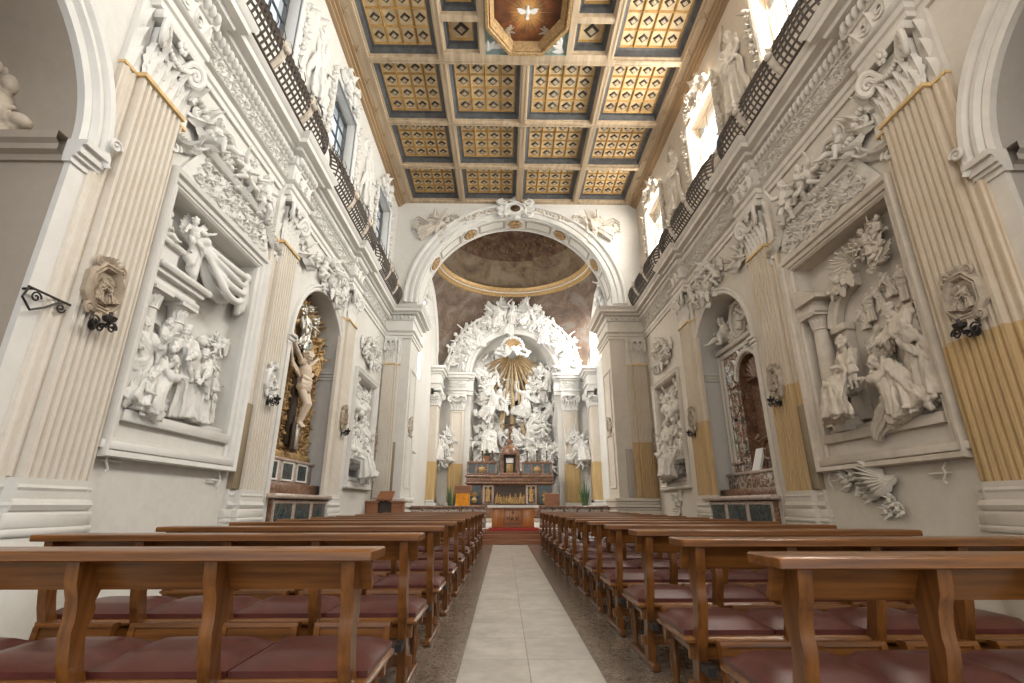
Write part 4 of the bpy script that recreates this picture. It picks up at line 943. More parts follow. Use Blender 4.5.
def right_parts(o):
    T = TRf; mat = 'stb'
    mb = MB(); column(mb, T, 6.93, 2.15, 3.85, .12, -.10); obj('column', mb, mat, o)
    mb = MB(); wbox(mb, T, 6.74, 7.146, 3.86, 3.93, -.25, .06, .01); wbox(mb, T, 6.78, 7.146, 3.93, 4.04, -.25, .02); prism(mb, [(7.146, 4.04), (6.62, 4.04), (6.62, 4.10), (7.0, 4.30), (7.146, 4.30)], -.25, .10, lambda a, z, d: T(a, z, d)); obj('broken_entablature', mb, mat, o)
    mb = MB(); mould(mb, arc(6.14, 3.50, .50, .12, pi * .52, 18)[::-1], [(0, -.25), (0, -.14), (.05, -.12), (.09, -.15), (.14, -.10), (.18, -.25)], T); wbox(mb, T, 6.46, 6.68, 2.2, 3.56, -.25, -.14); wbox(mb, T, 6.42, 6.72, 3.46, 3.56, -.25, -.08, .01); obj('ruined_arch', mb, mat, o)
    mb = MB()
    for k in range(26):
        a = 2 * pi * k / 26; R = .34 if k % 2 else .26; tube(mb, [(6.12 + .05 * cos(a), 4.36 + .04 * sin(a), -.16), (6.12 + R * cos(a), 4.36 + R * sin(a) * .62, -.06)], [.008, .018], T, 5)
    obj('sunburst', mb, mat, o)
    mb = MB()
    for k, (x, z) in enumerate(((6.84, 2.25), (6.74, 2.16))): wbox(mb, T, x - .15, x + .12, z - .10, z + .10, -.2, .04 + .05 * k, .015)
    obj('stone_block', mb, mat, o)
relief(TRf, 'stb', 'right', 'large carved relief of seated mother, child and kneeling men under a sunburst',
  [('seated_mother', 'sit', 6.48, 2.16, .0, .86, dict(fl=-1, yaw=-.2)), ('child', 'boy', 6.24, 2.52, .16, .42, dict(yaw=.4)), ('kneeling_man', 'kneel', 5.70, 2.06, .02, .68, dict(fl=1)), ('trailing_robe', 'mantle', 6.0, 1.96, .02, .42, dict(fl=1)),
   ('standing_man', 'reach', 5.38, 2.2, -.06, .76, dict(fl=1)), ('standing_man', 'stand', 5.98, 2.52, -.18, .46, dict(yaw=.3)),
   ('angel', 'angel', 5.52, 4.02, -.14, .40, dict(fl=-1, tilt=.5)), ('cherub_head', 'cherub', 6.42, 4.16, -.08, .55, dict()), ('cherub_head', 'cherub', 6.28, 4.06, -.06, .5, dict(tilt=.3)), ('putto', 'putto2', 6.36, 3.96, -.1, .38, dict(tilt=1.1)), ('putto', 'putto2', 5.82, 4.10, -.08, .42, dict(fl=-1, tilt=-1.0)), ('putto', 'putto', 5.72, 4.32, -.1, .4, dict(tilt=-.6)),
   ('distant_rider', 'stand', 6.08, 3.42, -.22, .24, dict()), ('distant_rider', 'reach', 5.88, 3.5, -.22, .22, dict()), ('distant_rider', 'bent', 5.66, 3.60, -.22, .24, dict()), ('distant_rider', 'stand', 5.45, 3.45, -.2, .28, dict()), ('distant_rider', 'bent', 6.22, 3.36, -.22, .20, dict()), ('cloud', 'cloud', 5.48, 3.42, -.24, .24, dict()), ('cloud', 'cloud2', 5.75, 3.84, -.26, .24, dict())], right_parts)
# far reliefs
def farrelief(T, mat, label, seed):
    a0, a1, z0, z1 = FAR; o = thing('carved_relief', T((a0 + a1) / 2, z0 - .2, 0), label, 'relief')
    mb = MB(); frame(mb, T, a0, a1, z0, z1, .14, .08); wbox(mb, T, a0 - .16, a1 + .16, z0 - .22, z0 - .14, -.02, .12, .02); obj('frame', mb, mat, o)
    mb = MB(); wbox(mb, T, a0 + .004, a1 - .004, z0 - .02, z0 + .08, -.23, -.02, .01); obj('ledge', mb, mat, o)
    r_ = random.Random(seed); fl = 1 if seed % 2 else -1
    for nm, key, a, z, d, s, kw in [('robed_figure', 'sit', 13.4, z0 + .06, -.10, .95, dict(fl=fl)), ('robed_figure', 'kneel', 14.15, z0 + .06, -.06, .92, dict(fl=-fl)), ('robed_figure', 'reach', 13.75, z0 + .3, -.16, .85, dict(fl=fl)), ('robed_figure', 'stand', 14.5, z0 + .1, -.16, .95, dict(yaw=-.3)), ('robed_figure', 'stand', 13.1, z0 + .5, -.18, .75, {}),
        ('cloud', 'cloud', 13.85, z0 + 1.95, -.23, .9, {}), ('angel', 'angel', 13.5, z0 + 1.55, -.16, .58, dict(fl=fl)), ('angel', 'angel2', 14.3, z0 + 1.6, -.16, .58, dict(fl=fl)), ('cherub_head', 'cherub', 13.9, z0 + 2.35, -.12, 1.0, {}), ('cherub_head', 'cherub', 14.5, z0 + 2.45, -.14, .8, {}), ('putto', 'putto2', 13.2, z0 + 2.2, -.14, .6, {})]:
        inst(nm, L[key], mat, T, a, z, d, s, parent=o, **kw)
    return o
farrelief(TLf, 'stw', 'smaller carved relief on the left wall nearest the chancel', 1); farrelief(TRf, 'stc', 'smaller carved relief on the right wall nearest the chancel', 2)
# ------------------------------------------------------------------ crests of scrollwork and putti over the reliefs
def crest(T, mat, side, label, seed):
    o = thing('stucco_crest', T(6.2, 4.92, 0), label, 'stucco ornament')
    mb = MB(); V = [(5.02, 4.94), (7.38, 4.94), (7.10, 5.50), (5.34, 5.50)]
    prism(mb, V, -.02, .05, lambda a, z, d: T(a, z, d)); mould(mb, [(5.30, 5.47), (7.14, 5.47)], [(0, 0), (0, .10), (.04, .13), (.07, .10), (.10, .12), (.12, 0)], T)
    obj('panel', mb, mat, o)
    mb = MB(); rinceau(mb, T, 5.25, 7.2, 4.98, 5.22, .05, seed, .26, .04); rinceau(mb, T, 5.34, 7.08, 5.22, 5.44, .05, seed + 1, .24, .04)
    obj('leaf_scrollwork', mb, mat, o)
    for s, c in ((1, 5.30), (-1, 7.12)):
        mb = MB()
        for k in range(15):
            t = k / 14; a = c - s * (.02 + .42 * t); z = 5.50 - .50 * t ** .6 + .13 * t * t * 1.8
            leaf(mb, T, a, z, (pi * .55 if s > 0 else pi * .45) + s * (1.0 * t), .19 - .06 * t, .08, .03, .05, 1.2, 5); leaf(mb, T, a, z, (pi * .8 if s > 0 else pi * .2) + s * (1.0 * t), .16 - .04 * t, .075, .05, .05, 1.2, 5); leaf(mb, T, a, z, (pi * .3 if s > 0 else pi * .7) + s * (1.0 * t), .14 - .04 * t, .07, .05, .05, 1.2, 5)
        tube(mb, spiral(c - s * .48, 5.12, .11, 0 if s > 0 else pi, 1.3, .07, 18, .2, s), .03, T, 6)
        obj('feathered_scroll', mb, mat, o)
    for key, a, z, d, s, kw in (('puttosit', 5.52, 5.62, .08, .66, dict(tilt=-.3)), ('putto2', 5.92, 5.56, .06, .70, dict(tilt=.7)), ('putto', 6.80, 5.42, .10, .78, dict(yaw=.3)), ('putto2', 6.40, 5.50, .06, .66, dict(fl=-1))):
        inst('putto', L[key], mat, T, a, z, d, s, parent=o, **kw)
    mb = MB(); festoon(mb, T, [(5.55 + .09 * k, 5.60 + .10 * sin(k * .7)) for k in range(12)], .06, seed, .04); tube(mb, [(5.9, 5.85, .12), (5.7, 6.02, .12), (5.45, 5.98, .1), (5.35, 5.86, .08)], [.03, .05, .05, .02], T, 7); obj('ribbon_and_flowers', mb, mat, o)
crest(TLf, 'stw', 'left', 'white scrollwork crest with playing putti over the carved room scene', 11)
crest(TRf, 'stc', 'right', 'cream scrollwork crest with playing putti over the sunburst relief', 23)
def cluster(T, mat, a, z, label, seed, s=1.0, name='stucco_crest', cart=True, nput=3, w=.7):
    o = thing(name, T(a, z, 0), label, 'stucco ornament'); r_ = random.Random(seed)
    if cart: mb = MB(); cartouche(mb, T, a, z + .25 * s, .62 * s, .62 * s, .04); obj('cartouche', mb, mat, o)
    ks = ['putto2', 'puttosit', 'putto', 'cherub']
    for i in range(nput):
        t = (i / max(1, nput - 1) - .5) * 2
        k = ks[i % 3]; inst('putto', L[k], mat, T, a + t * w * s, z + (.05 + .12 * (1 - abs(t)) - (.25 if k != 'puttosit' else -.05)) * s, .08, .68 * s, tilt=r_.uniform(-.4, .4), fl=1 if t < 0 else -1, parent=o)
    inst('cherub_head', L['cherub'], mat, T, a, z - .12 * s, .12, .75 * s, parent=o)
    mb = MB(); festoon(mb, T, [(a + (k / 9 - .5) * 2 * w * s * 1.1, z - .12 * s - .16 * s * sin(pi * k / 9) + .1 * s) for k in range(10)], .06 * s, seed, .04)
    for k in range(8): an = r_.uniform(0, 6.3); leaf(mb, T, a + w * s * .8 * cos(an), z + .1 * s + .3 * s * sin(an), an, .3 * s, .15 * s, .03, .08)
    obj('flower_swag', mb, mat, o); return o
cluster(TLf, 'stw', 10.25, 5.78, 'cluster of white putti and cartouche over the crucifix niche', 3, .95)
cluster(TRf, 'stc', 10.25, 5.78, 'cluster of cream putti and cartouche over the marble altar niche', 5, .95)
cluster(TLf, 'stw', 13.85, 5.15, 'white stucco putti and garlands over the far left relief', 7, .95)
cluster(TRf, 'stc', 13.85, 5.15, 'cream stucco putti and garlands over the far right relief', 9, .95)
# spray of stucco plumes below the right relief, small posy under the far right relief
mb = MB()
for k in range(9): leaf(mb, TRf, 6.1 - .02 * k, 1.34 + .01 * k, pi - 0.15 + pi + (k - 4) * -.17 + .25, .62 - .03 * abs(k - 4), .13, .02 + .005 * k, .06, 1.6, 8)
mb2 = mb
for k in range(11):
    a, z = ((6.25, 1.35), (6.4, 1.45), (6.55, 1.36), (6.7, 1.48), (6.82, 1.40), (6.35, 1.24), (6.5, 1.2), (6.12, 1.15), (6.02, 1.05), (6.22, 1.02), (6.9, 1.46))[k]
    for q in range(6): leaf(mb, TRf, a, z, q * 1.05 + k, .10, .075, .04, .035, 1.2, 4)
    sphere(mb, (a, z, .07), (.035, .035, .03), TRf, 7, 5)
for k in range(6): leaf(mb, TRf, 6.3 + .1 * k, 1.3 + .02 * k, k * 1.1, .2, .1, .02, .05)
obj('stucco_spray', mb, 'stc', label='stucco spray of plumes and flowers on the bare wall under the sunburst relief', cat='ornament')
mb = MB()
for k in range(26): a = rnd.uniform(-1, 1); z = rnd.uniform(0, 1); leaf(mb, TRf, 13.85 + a * .5 * z, .78 + z * .6, rnd.uniform(0, 6.3), .2, .11, .02, .05, 1.2, 4)
obj('stucco_spray', mb, 'stc', label='small hanging stucco posy under the far right relief', cat='ornament')
# ------------------------------------------------------------------ octagonal medallions with iron candle arms
def medallion(T, a, z, d, mat, label, s=1.0, group=None):
    o = thing('wall_medallion', T(a, z, d), label, 'medallion'); W = off(T, a, z, d, s); mb = MB()
    oc = [(.19 * cos(pi / 8 + k * pi / 4), .235 * sin(pi / 8 + k * pi / 4)) for k in range(8)]
    mould(mb, oc, [(-.05, 0), (-.05, .05), (-.02, .08), (0, .06), (.015, .075), (.035, .05), (.04, .02)], W, True); obj('octagonal_frame', mb, mat, o)
    mb = MB(); plate(mb, [(x * .85, y * .85) for x, y in oc], [], .025, W); sphere(mb, (0, -.14, .03), (.13, .03, .03), W); sphere(mb, (.08, .10, .02), (.07, .05, .02), W)
    inst('carved_figure', L['reach'], mat, T, a - .045 * s, z - .145 * s, d + .03, .165 * s, parent=o); inst('carved_figure', L['kneel'], mat, T, a + .05 * s, z - .13 * s, d + .04, .15 * s, fl=-1, parent=o)
    obj('carved_scene', mb, mat, o)
    mb = MB()
    for sg in (-1, 1): tube(mb, spiral(sg * .13, .235, .06, pi / 2, 1.3, .05, 16, .2, -sg), .02, W, 5); leaf(mb, W, sg * .06, .23, pi / 2 - sg * .5, .10, .06, .04, .03)
    for k in (-1, 0, 1): leaf(mb, W, 0, .23, pi / 2 + .5 * k, .12, .05, .04, .03)
    tube(mb, [(-.14, .22, .04), (0, .25, .05), (.14, .22, .04)], .022, W, 5); obj('scroll_crest', mb, mat, o)
    mb = MB()
    for sg in (-1, 1): tube(mb, spiral(sg * .13, -.235, .055, -pi / 2, 1.3, .05, 16, .2, sg), .02, W, 5)
    leaf(mb, W, 0, -.24, -pi / 2, .14, .12, .05, .05); tube(mb, [(-.14, -.22, .04), (0, -.25, .05), (.14, -.22, .04)], .022, W, 5); obj('scroll_foot', mb, mat, o)
    for sg in (-1, 1): mb = MB(); leaf(mb, W, sg * .185, -.06, pi / 2, .13, .05, .02, .03); obj('side_leaf', mb, mat, o)
def sconce(T, a, z, d, label, out=.16, sd=1):
    o = thing('candle_sconce', T(a, z, d), label, 'candle sconce'); W = off(T, a, z, d); mb = MB()
    tube(mb, [(0, 0, 0), (0, .02, out * .3), (.0, -.03, out * .7), (0, .02, out)], .012, W, 6); tube(mb, [(x * 0 + 0, y + -.03, .10 + x) for x, y, _ in spiral(0, 0, .05, 0, 1.4, 0, 16)], .008, W, 5)
    tube(mb, [(.0, .02, out), (.05, .03, out), (.09, .0, out)], .008, W, 5)
    for sg in (-1, 1): tube(mb, [(sg * .10 + x * sg, y, .12) for x, y, _ in spiral(0, 0, .06, 0, 1.5, 0, 18)], .009, W, 5); tube(mb, [(0, 0, .04), (sg * .05, .02, .09), (sg * .16, 0, .12)], .009, W, 5)
    obj('scrolled_arm', mb, 'iron', o)
    mb = MB(); lathe(mb, [(.012, 0), (.05, .02), (.062, .05), (.055, .055), (.02, .03), (.018, .08)], (0, 0, 0), 14, lambda x, y, q: W(x, q + .02, out + y)); obj('drip_cup', mb, 'iron', o); mb = MB(); lathe(mb, [(.0, 0), (.05, .01), (.05, .02), (0, .03)], (0, 0, 0), 12, lambda x, y, q: W(x, y, q)); obj('wall_plate', mb, 'iron', o)
    mb = MB(); lathe(mb, [(.016, 0), (.016, .06), (.004, .07)], (0, 0, 0), 10, lambda x, y, q: W(x, q + .06, out + y)); obj('candle_stub', mb, 'dark', o)
for T, a, z, d, mat, l1, l2 in ((TLf, 4.33, 3.05, .14, 'med', 'octagonal carved medallion on the nearest left pilaster', 'iron candle arm under the nearest left medallion'),
    (TLf, 7.9, 3.04, .14, 'stw', 'octagonal carved medallion on the left pilaster before the crucifix niche', 'iron candle arm beside the crucifix niche'),
    (TLf, 11.7, 3.06, .14, 'med', 'octagonal carved medallion on the left pilaster after the crucifix niche', 'iron candle arm on the pilaster after the crucifix niche'),
    (TLf, 15.2, 3.0, .01, 'med', 'octagonal carved medallion on the left wall beside the arch pier', None),
    (TRf, 4.38, 3.05, .14, 'med', 'octagonal carved medallion on the nearest right pilaster above its ochre foot', 'iron candle arm under the nearest right medallion'),
    (TRf, 7.92, 3.05, .14, 'med', 'octagonal carved medallion on the pilaster before the marble altar', 'iron candle arm beside the marble altar niche'),
    (TRf, 11.72, 3.05, .14, 'med', 'octagonal carved medallion on the pilaster after the marble altar', 'iron candle arm on the pilaster after the marble altar'),
    (TRf, 15.25, 3.05, .01, 'med', 'octagonal carved medallion on the right wall beside the arch pier', None)):
    medallion(T, a, z, d, mat, l1, .95)
    if l2: sconce(T, a, z - .36, d, l2)
for x, q, lb in ((-3.12, 1, 'octagonal carved medallion inside the left arch pier'), (3.50, -1, 'octagonal carved medallion inside the right arch pier')):
    medallion((lambda x, q: lambda a, z, d: (x + q * d, a, z))(x, q), 16.2, 3.55, .01, 'stb', lb, .95)
# iron bracket and wall hooks
mb = MB(); Wb = off(TLf, 3.75, 2.76, .06)
tube(mb, [(-.03, .04, .03), (.40, .04, .03)], .010, Wb, 5); tube(mb, [(-.02, .04, .03), (-.05, -.06, .03), (.04, -.14, .03), (.16, -.07, .03), (.28, .03, .03)], .010, Wb, 5)
for x, y, r, sg in ((.06, -.02, .05, 1), (.30, -.02, .045, -1)): tube(mb, spiral(x, y, r, 0, 1.4, .03, 16, .2, sg), .008, Wb, 5)
tube(mb, [(.02, .04, -.06), (.02, .04, .03)], .012, Wb, 5); tube(mb, [(.30, .04, -.06), (.30, .04, .03)], .012, Wb, 5); tube(mb, [(.40, .04, .03), (.42, .08, .03)], .01, Wb, 5)
obj('scrolled_bracket', mb, 'iron', label='black scrolled iron bracket beside the left chapel arch', cat='bracket')
for T, a, z, fl, lb in ((TLf, 5.02, 1.52, 1, 'plaster coated iron hook below the lower left corner of the carved room scene'), (TLf, 7.1, 1.42, -1, 'plaster coated iron hook below the lower right corner of the carved room scene'), (TRf, 5.25, 1.42, 1, 'plaster coated iron hook on the right wall near the ochre pilaster'), (TRf, 7.2, 1.42, -1, 'thin iron hook on the right wall beside the stucco plume spray')):
    mb = MB(); W = off(T, a, z, 0, 1, fl); tube(mb, [(0, .12, .02), (.02, .05, .06), (.0, 0, .06), (.05, -.08, .06), (.03, -.11, .05)], .012, W, 6); tube(mb, [(0, 0, .05), (.22, 0, .05)], .012, W, 6); tube(mb, [(0, .12, -.02), (0, .12, .02)], .012, W, 6); tube(mb, [(0, 0, -.02), (0, 0, .06)], .012, W, 6); tube(mb, [(.22, 0, -.02), (.22, 0, .05)], .012, W, 6)
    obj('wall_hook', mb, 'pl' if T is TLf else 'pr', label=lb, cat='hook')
for T, lb in ((TLf, 'left'), (TRf, 'right')):
    mb = MB(); wbox(mb, T, 3.755, 3.775, 4.95, 4.97, -.9, -.7); tube(mb, [(3.77, 4.95, -.8), (3.68, 4.9, -.8), (3.6, 4.93, -.8)], .018, T, 6)
    obj('iron_peg', mb, 'iron', label='short black iron peg in the vault of the %s chapel arch' % lb, cat='peg')
# ------------------------------------------------------------------ choir grilles on the cornice
def grille(T, s0, s1, label, cresting, z0=7.43, H=.72, base=.29, bulge=.27):
    o = thing('choir_grille', T((s0 + s1) / 2, z0, base), label, 'grille')
    def S(s, t):       # bellied section: t from 0 (foot) to 1 (top)
        e = min(1, min(s - s0, s1 - s) / .35 + .05); e = sqrt(max(.0, 1 - (1 - e) ** 2))
        return (s, z0 + H * t, base + bulge * e * (sin(pi * (t * .86 + .10)) ** .75))
    n = max(8, round((s1 - s0) / .105)); mb = MB(); nt_ = 8
    for i in range(n + 1):
        s = s0 + (s1 - s0) * i / n; tube(mb, [S(s, t / nt_) for t in range(nt_ + 1)], .022, T, 4)
    for k in range(1, 8): tube(mb, [S(s0 + (s1 - s0) * i / n, k / 8) for i in range(n + 1)], .022, T, 4)
    obj('lattice', mb, 'grille', o)
    mb = MB(); 
    for t, r in ((0, .028), (1, .026)): tube(mb, [S(s0 + (s1 - s0) * i / n, t) for i in range(n + 1)], r, T, 6)
    for s in (s0, s1): tube(mb, [S(s, t / nt_) for t in range(nt_ + 1)], .025, T, 6)
    obj('rail_frame', mb, 'grille', o)
    mid = [s0 + (s1 - s0) * f for f in ((.5,) if s1 - s0 < 3 else (.33, .67))]
    for s in mid:
        mb = MB(); w = .07; V = []
        for t in range(nt_ + 1):
            p, q = S(s - w, t / nt_), S(s + w, t / nt_); V += [(p[0], p[1], p[2] + .022), (q[0], q[1], q[2] + .022), (p[0], p[1], p[2] - .01), (q[0], q[1], q[2] - .01)]
        F = []
        for t in range(nt_): a = 4 * t; F += [(a, a + 1, a + 5, a + 4), (a, a + 4, a + 6, a + 2), (a + 1, a + 3, a + 7, a + 5)]
        mb.add(V, F, T); p = S(s, .45); sphere(mb, (p[0], p[1], p[2] + .05), (.07, .06, .05), T); leaf(mb, T, p[0], p[1], pi / 2, .2, .12, p[2] + .02, .04)
        obj('carved_band', mb, 'band', o)
    if cresting:
        mb = MB(); s = s0 + .1; top = base + bulge * .25; k = 0
        while s < s1 - .1:
            sg = 1 if k % 2 else -1
            tube(mb, [(x, z, top) for x, z, _ in spiral(s, z0 + H + .10, .085, pi / 2 * -1, 1.3, 0, 14, .2, sg)], .010, T, 4)
            if k % 2: tube(mb, [(s, z0 + H, top), (s + .03, z0 + H + .2, top + .03), (s - .02, z0 + H + .34, top)], [.012, .010, .004], T, 4)
            s += .14; k += 1
        obj('iron_cresting', mb, 'iron', o)
    return o
GR = [(1.0, 4.1), (4.7, 8.05), (8.5, 11.85), (12.25, 15.3)]
for i, (a, b) in enumerate(GR):
    pos = ('over the near side chapel arch', 'over the carved room scene' , 'over the crucifix niche', 'over the far left relief')[i]
    posr = ('over the right chapel arch', 'over the sunburst relief', 'over the marble altar niche', 'over the far right relief')[i]
    grille(TLf, a, b, 'bellied dark lattice choir grille with iron scroll cresting %s' % pos, True); grille(TRf, a, b, 'bellied dark lattice choir grille %s' % posr, False)
for T, nm, lb in ((TLf, 'white', 'left'), (TRf, 'cream', 'right')):
    for i in range(3):
        a, b = GR[i][1], GR[i + 1][0]; mb = MB(); wbox(mb, T, a + .05, b - .05, 7.44, 7.66, -.02, .32, .03); wbox(mb, T, a + .03, b - .03, 7.66, 7.72, -.02, .38, .02)
        w = ('first', 'second', 'third')[i]
        obj('gallery_parapet', mb, 'band', label='low plain parapet between the choir grilles, %s from the camera on the %s wall' % (w, lb), cat='parapet')
# ------------------------------------------------------------------ clerestory windows and figures
n_ = 0
for side, T, mat in (('left', TLf, 'stw'), ('right', TRf, 'stc')):
    dx = abs(CLX[side] - (XL if side == 'left' else XR)); W = off(T, 0, 0, -dx)
    for i, (a, b) in enumerate(WINS):
        n_ += 1; mb = MB(); m2 = MB()
        for q in range(1, 3): x = a + (b - a) * q / 3; wbox(mb, W, x - .018, x + .018, WZ[0], WZ[1], -.30, -.26)
        for q in range(1, 4): z = WZ[0] + (WZ[1] - WZ[0]) * q / 4; wbox(mb, W, a, b, z - .018, z + .018, -.30, -.26)
        mould(mb, [(a, WZ[0]), (b, WZ[0]), (b, WZ[1]), (a, WZ[1])], [(0, -.32), (0, -.24), (.06, -.24), (.06, -.32)], W, True)
        wo = obj('window_%d' % n_, mb, 'beam' if side == 'right' else 'slate', kind='structure')
        wbox(m2, W, a, b, WZ[0], WZ[1], -.285, -.275); obj('pane', m2, 'glass', wo)
        mb = MB(); mould(mb, [(a, WZ[0]), (b, WZ[0]), (b, WZ[1]), (a, WZ[1])], [(0, -.02), (0, .03), (-.05, .06), (-.09, .03), (-.14, .05), (-.15, -.02)], W, True)
        for s, c in ((-1, a - .22), (1, b + .22)): festoon(mb, W, [(c + .05 * sin(k * 1.7), WZ[0] + .1 + k * .14) for k in range(13)], .07, i, .02)
        obj('window_surround', mb, mat, wo)
        mb = MB(); c = (a + b) / 2; cartouche(mb, W, c, WZ[1] + .34, .7, .6, .03)
        for s in (-1, 1): tube(mb, spiral(c + s * .55, WZ[1] + .24, .16, pi / 2, 1.4, .08, 20, .2, -s), .05, W, 6); leaf(mb, W, c + s * .2, WZ[1] + .2, pi / 2 - s * 1.2, .5, .22, .03, .1)
        hd = obj('window_crest', mb, mat, wo); inst('cherub_head', L['cherub'], mat, W, c, WZ[1] + .36, .10, 1.0, parent=wo)
    for s, w in ((4.35, 'nearest the camera'), (8.2, 'between the first and second visible windows'), (12.05, 'between the second and third visible windows')):
        nm = 'white' if side == 'left' else 'cream'
        o = thing('stucco_statue', W(s, 8.75, 0), '%s stucco woman on the %s upper wall, %s' % (nm, side, w), 'statue')
        inst('robed_woman', L['statue'], mat, W, s, 9.04, -.04, 1.22, dy=.75, fl=1 if side == 'right' else -1, parent=o)
        mb = MB(); wbox(mb, W, s - .26, s + .26, 8.98, 9.06, -.02, .16, .03); leaf(mb, W, s, 9.0, -pi / 2, .4, .4, .02, .08); obj('console', mb, mat, o)
# ------------------------------------------------------------------ spandrels of the great arch
for x, fl, lb in ((-2.75, 1, 'left'), (3.55, -1, 'right')):
    o = thing('spandrel_angel', TEf(x, 10.5, 0), 'stucco angel with spread wing in the %s corner above the great arch' % lb, 'statue')
    inst('angel', L['angel'], 'stc', TEf, x - fl * .45, 10.36, .06, .80, tilt=fl * .85, fl=fl, dy=.75, parent=o)
    mb = MB(); festoon(mb, TEf, [(x + fl * (.55 + .1 * k), 11.28 + .18 * sin(k * .5) - .02 * k) for k in range(8)], .05, 3, .02); 
    for k in range(5): tube(mb, [(x - fl * .1 + .02 * k, 11.1 - .08 * k, .04), (x - fl * .5, 11.35 - .12 * k, .05), (x - fl * .75, 11.15 - .1 * k, .04)], .025, TEf, 5)
    obj('flying_ribbon', mb, 'stc', o)
o = thing('keystone_cartouche', TEf(AC, 11.35, 0), 'scrolled stucco cartouche at the crown of the great arch', 'cartouche')
mb = MB(); cartouche(mb, TEf, AC, 11.62, 1.1, .60, .12)
for s in (-1, 1): tube(mb, spiral(AC + s * .42, 11.78, .17, pi / 2, 1.3, .16, 20, .2, -s), .06, TEf, 7); tube(mb, spiral(AC + s * .30, 11.45, .12, -pi / 2, 1.3, .16, 20, .2, s), .05, TEf, 7)
obj('scroll_frame', mb, 'stw', o); mb = MB(); sphere(mb, (AC, 11.62, .16), (.24, .18, .08), TEf, 14, 8); obj('dark_boss', mb, 'bronze', o)
for s, lb in ((-1, 'left'), (1, 'right')):
    mb = MB(); pts = []
    for k in range(18): t = k / 17; pts.append((AC + s * (.55 + 1.75 * t), 11.76 - .60 * t ** 1.3 - .12 * sin(pi * t)))
    festoon(mb, TEf, pts, .075, 5, .03); obj('stucco_garland', mb, 'stc', label='thick stucco garland hanging %s of the keystone cartouche' % lb, cat='garland')
# ------------------------------------------------------------------ left niche: gilded crucifix retable
TN = off(TLf, 0, 0, -1.15)                         # back of the niche
NC = 10.11
# the retable fills the rear of the niche, stands slightly forward and faces the nave
RD = .30; TNf = off(TLf, 0, 0, -.48)
o = thing('crucifix_retable', TNf(NC, 1.72, 0), 'dark gilded retable with life-size crucifix in the left niche', 'retable')
mb = MB(); lp = archloop(8.84, 11.38, 2.05, 4.15, 24); plate(mb, lp, [], .0, TNf); reveal(mb, lp, 0, -.5, TNf); obj('backboard', mb, 'giltd', o)
mb = MB(); r_ = random.Random(4)
for i in range(8):
    for j in range(9):
        x = 8.90 + .305 * i + .14; z = 2.14 + .26 * j
        if abs(x - NC) < .14: continue
        V = [(x - .12, z - .01), (x + .12, z - .01), (x + .12, z + .22), (x - .12, z + .22)]
        mould(mb, V, [(0, 0), (0, .04), (.02, .05), (.03, .01)], TNf, True)
        for q in range(5): leaf(mb, TNf, x + r_.uniform(-.08, .08), z + r_.uniform(.02, .18), r_.uniform(0, 6.3), .15, .08, .02, .05, 1, 4)
        sphere(mb, (x, z + .1, .03), (.04, .06, .04), TNf, 6, 4)
obj('reliquary_compartments', mb, 'giltd', o)
mb = MB()
for i in range(16): 
    x = r_.uniform(8.95, 11.25); z = r_.uniform(2.15, 4.4)
    if abs(x - NC) > .16: wbox(mb, TNf, x - .05, x + .05, z, z + .10, .0, .03)
obj('dark_relic_boxes', mb, 'dark', o)
mb = MB(); wbox(mb, TNf, 8.84, 11.38, 1.98, 2.12, -.2, .10, .02); obj('gilded_ledge', mb, 'gold', o)
mb = MB()
for k in range(46):
    t = r_.uniform(.02, .98) * pi; R = r_.uniform(.55, 1.08); leaf(mb, TNf, NC + R * cos(t), 4.25 + R * sin(t), t + r_.uniform(-.8, .8), .24, .16, .03, .10, 1.4, 4)
    if k % 2: sphere(mb, (NC + R * cos(t), 4.25 + R * sin(t), .08), r_.uniform(.05, .10), TNf, 7, 5)
obj('gilded_glory', mb, 'gold', o)
for key, a, z, s, fl in (('cherub', 9.75, 5.02, 1.0, 1), ('cherub', 10.45, 5.05, 1.0, 1), ('cherub', 10.1, 5.2, .9, 1)): inst('cherub_head', L[key], 'silver', TNf, a, z, .10, s, parent=o)
inst('silver_figure', L['angel'], 'silver', TNf, 10.2, 4.2, .06, .55, parent=o); inst('gilt_angel', L['angel2'], 'gold', TNf, 10.95, 3.72, .12, .5, fl=-1, parent=o)
mb = MB(); V = [(9.95, 4.25), (10.55, 4.05), (10.75, 4.62)]; prism(mb, V, .02, .08, lambda a, z, d: TNf(a, z, d)); obj('banner', mb, 'bluegreen', o)
mb = MB(); wbox(mb, TNf, NC - .13, NC + .13, 2.25, 4.75, .05, .13, .015); wbox(mb, TNf, NC - .85, NC + .85, 4.05, 4.27, .05, .13, .015); obj('cross', mb, 'dark', o)
inst('crucified_figure', L['christ'], 'body', TNf, NC, 2.62, .14, .94, parent=o)
mb = MB()
for k in range(3): tube(mb, [(NC - .75 + .05 * k, 4.22 - .02 * k, .16), (NC - .5, 3.86 - .04 * k, .18), (NC, 3.70 - .04 * k, .17), (NC + .45, 3.82 - .04 * k, .18), (NC + .8, 3.98, .16)], .03, TNf, 6)
obj('cloth_loop', mb, 'body', o)
mb = MB(); wbox(mb, TNf, NC - .13, NC + .13, 2.10, 2.72, .14, .26, .05); obj('glass_relic_case', mb, 'dark', o); mb = MB(); wbox(mb, TNf, NC - .09, NC + .09, 2.16, 2.66, .25, .275, .03); obj('case_window', mb, 'silver', o)
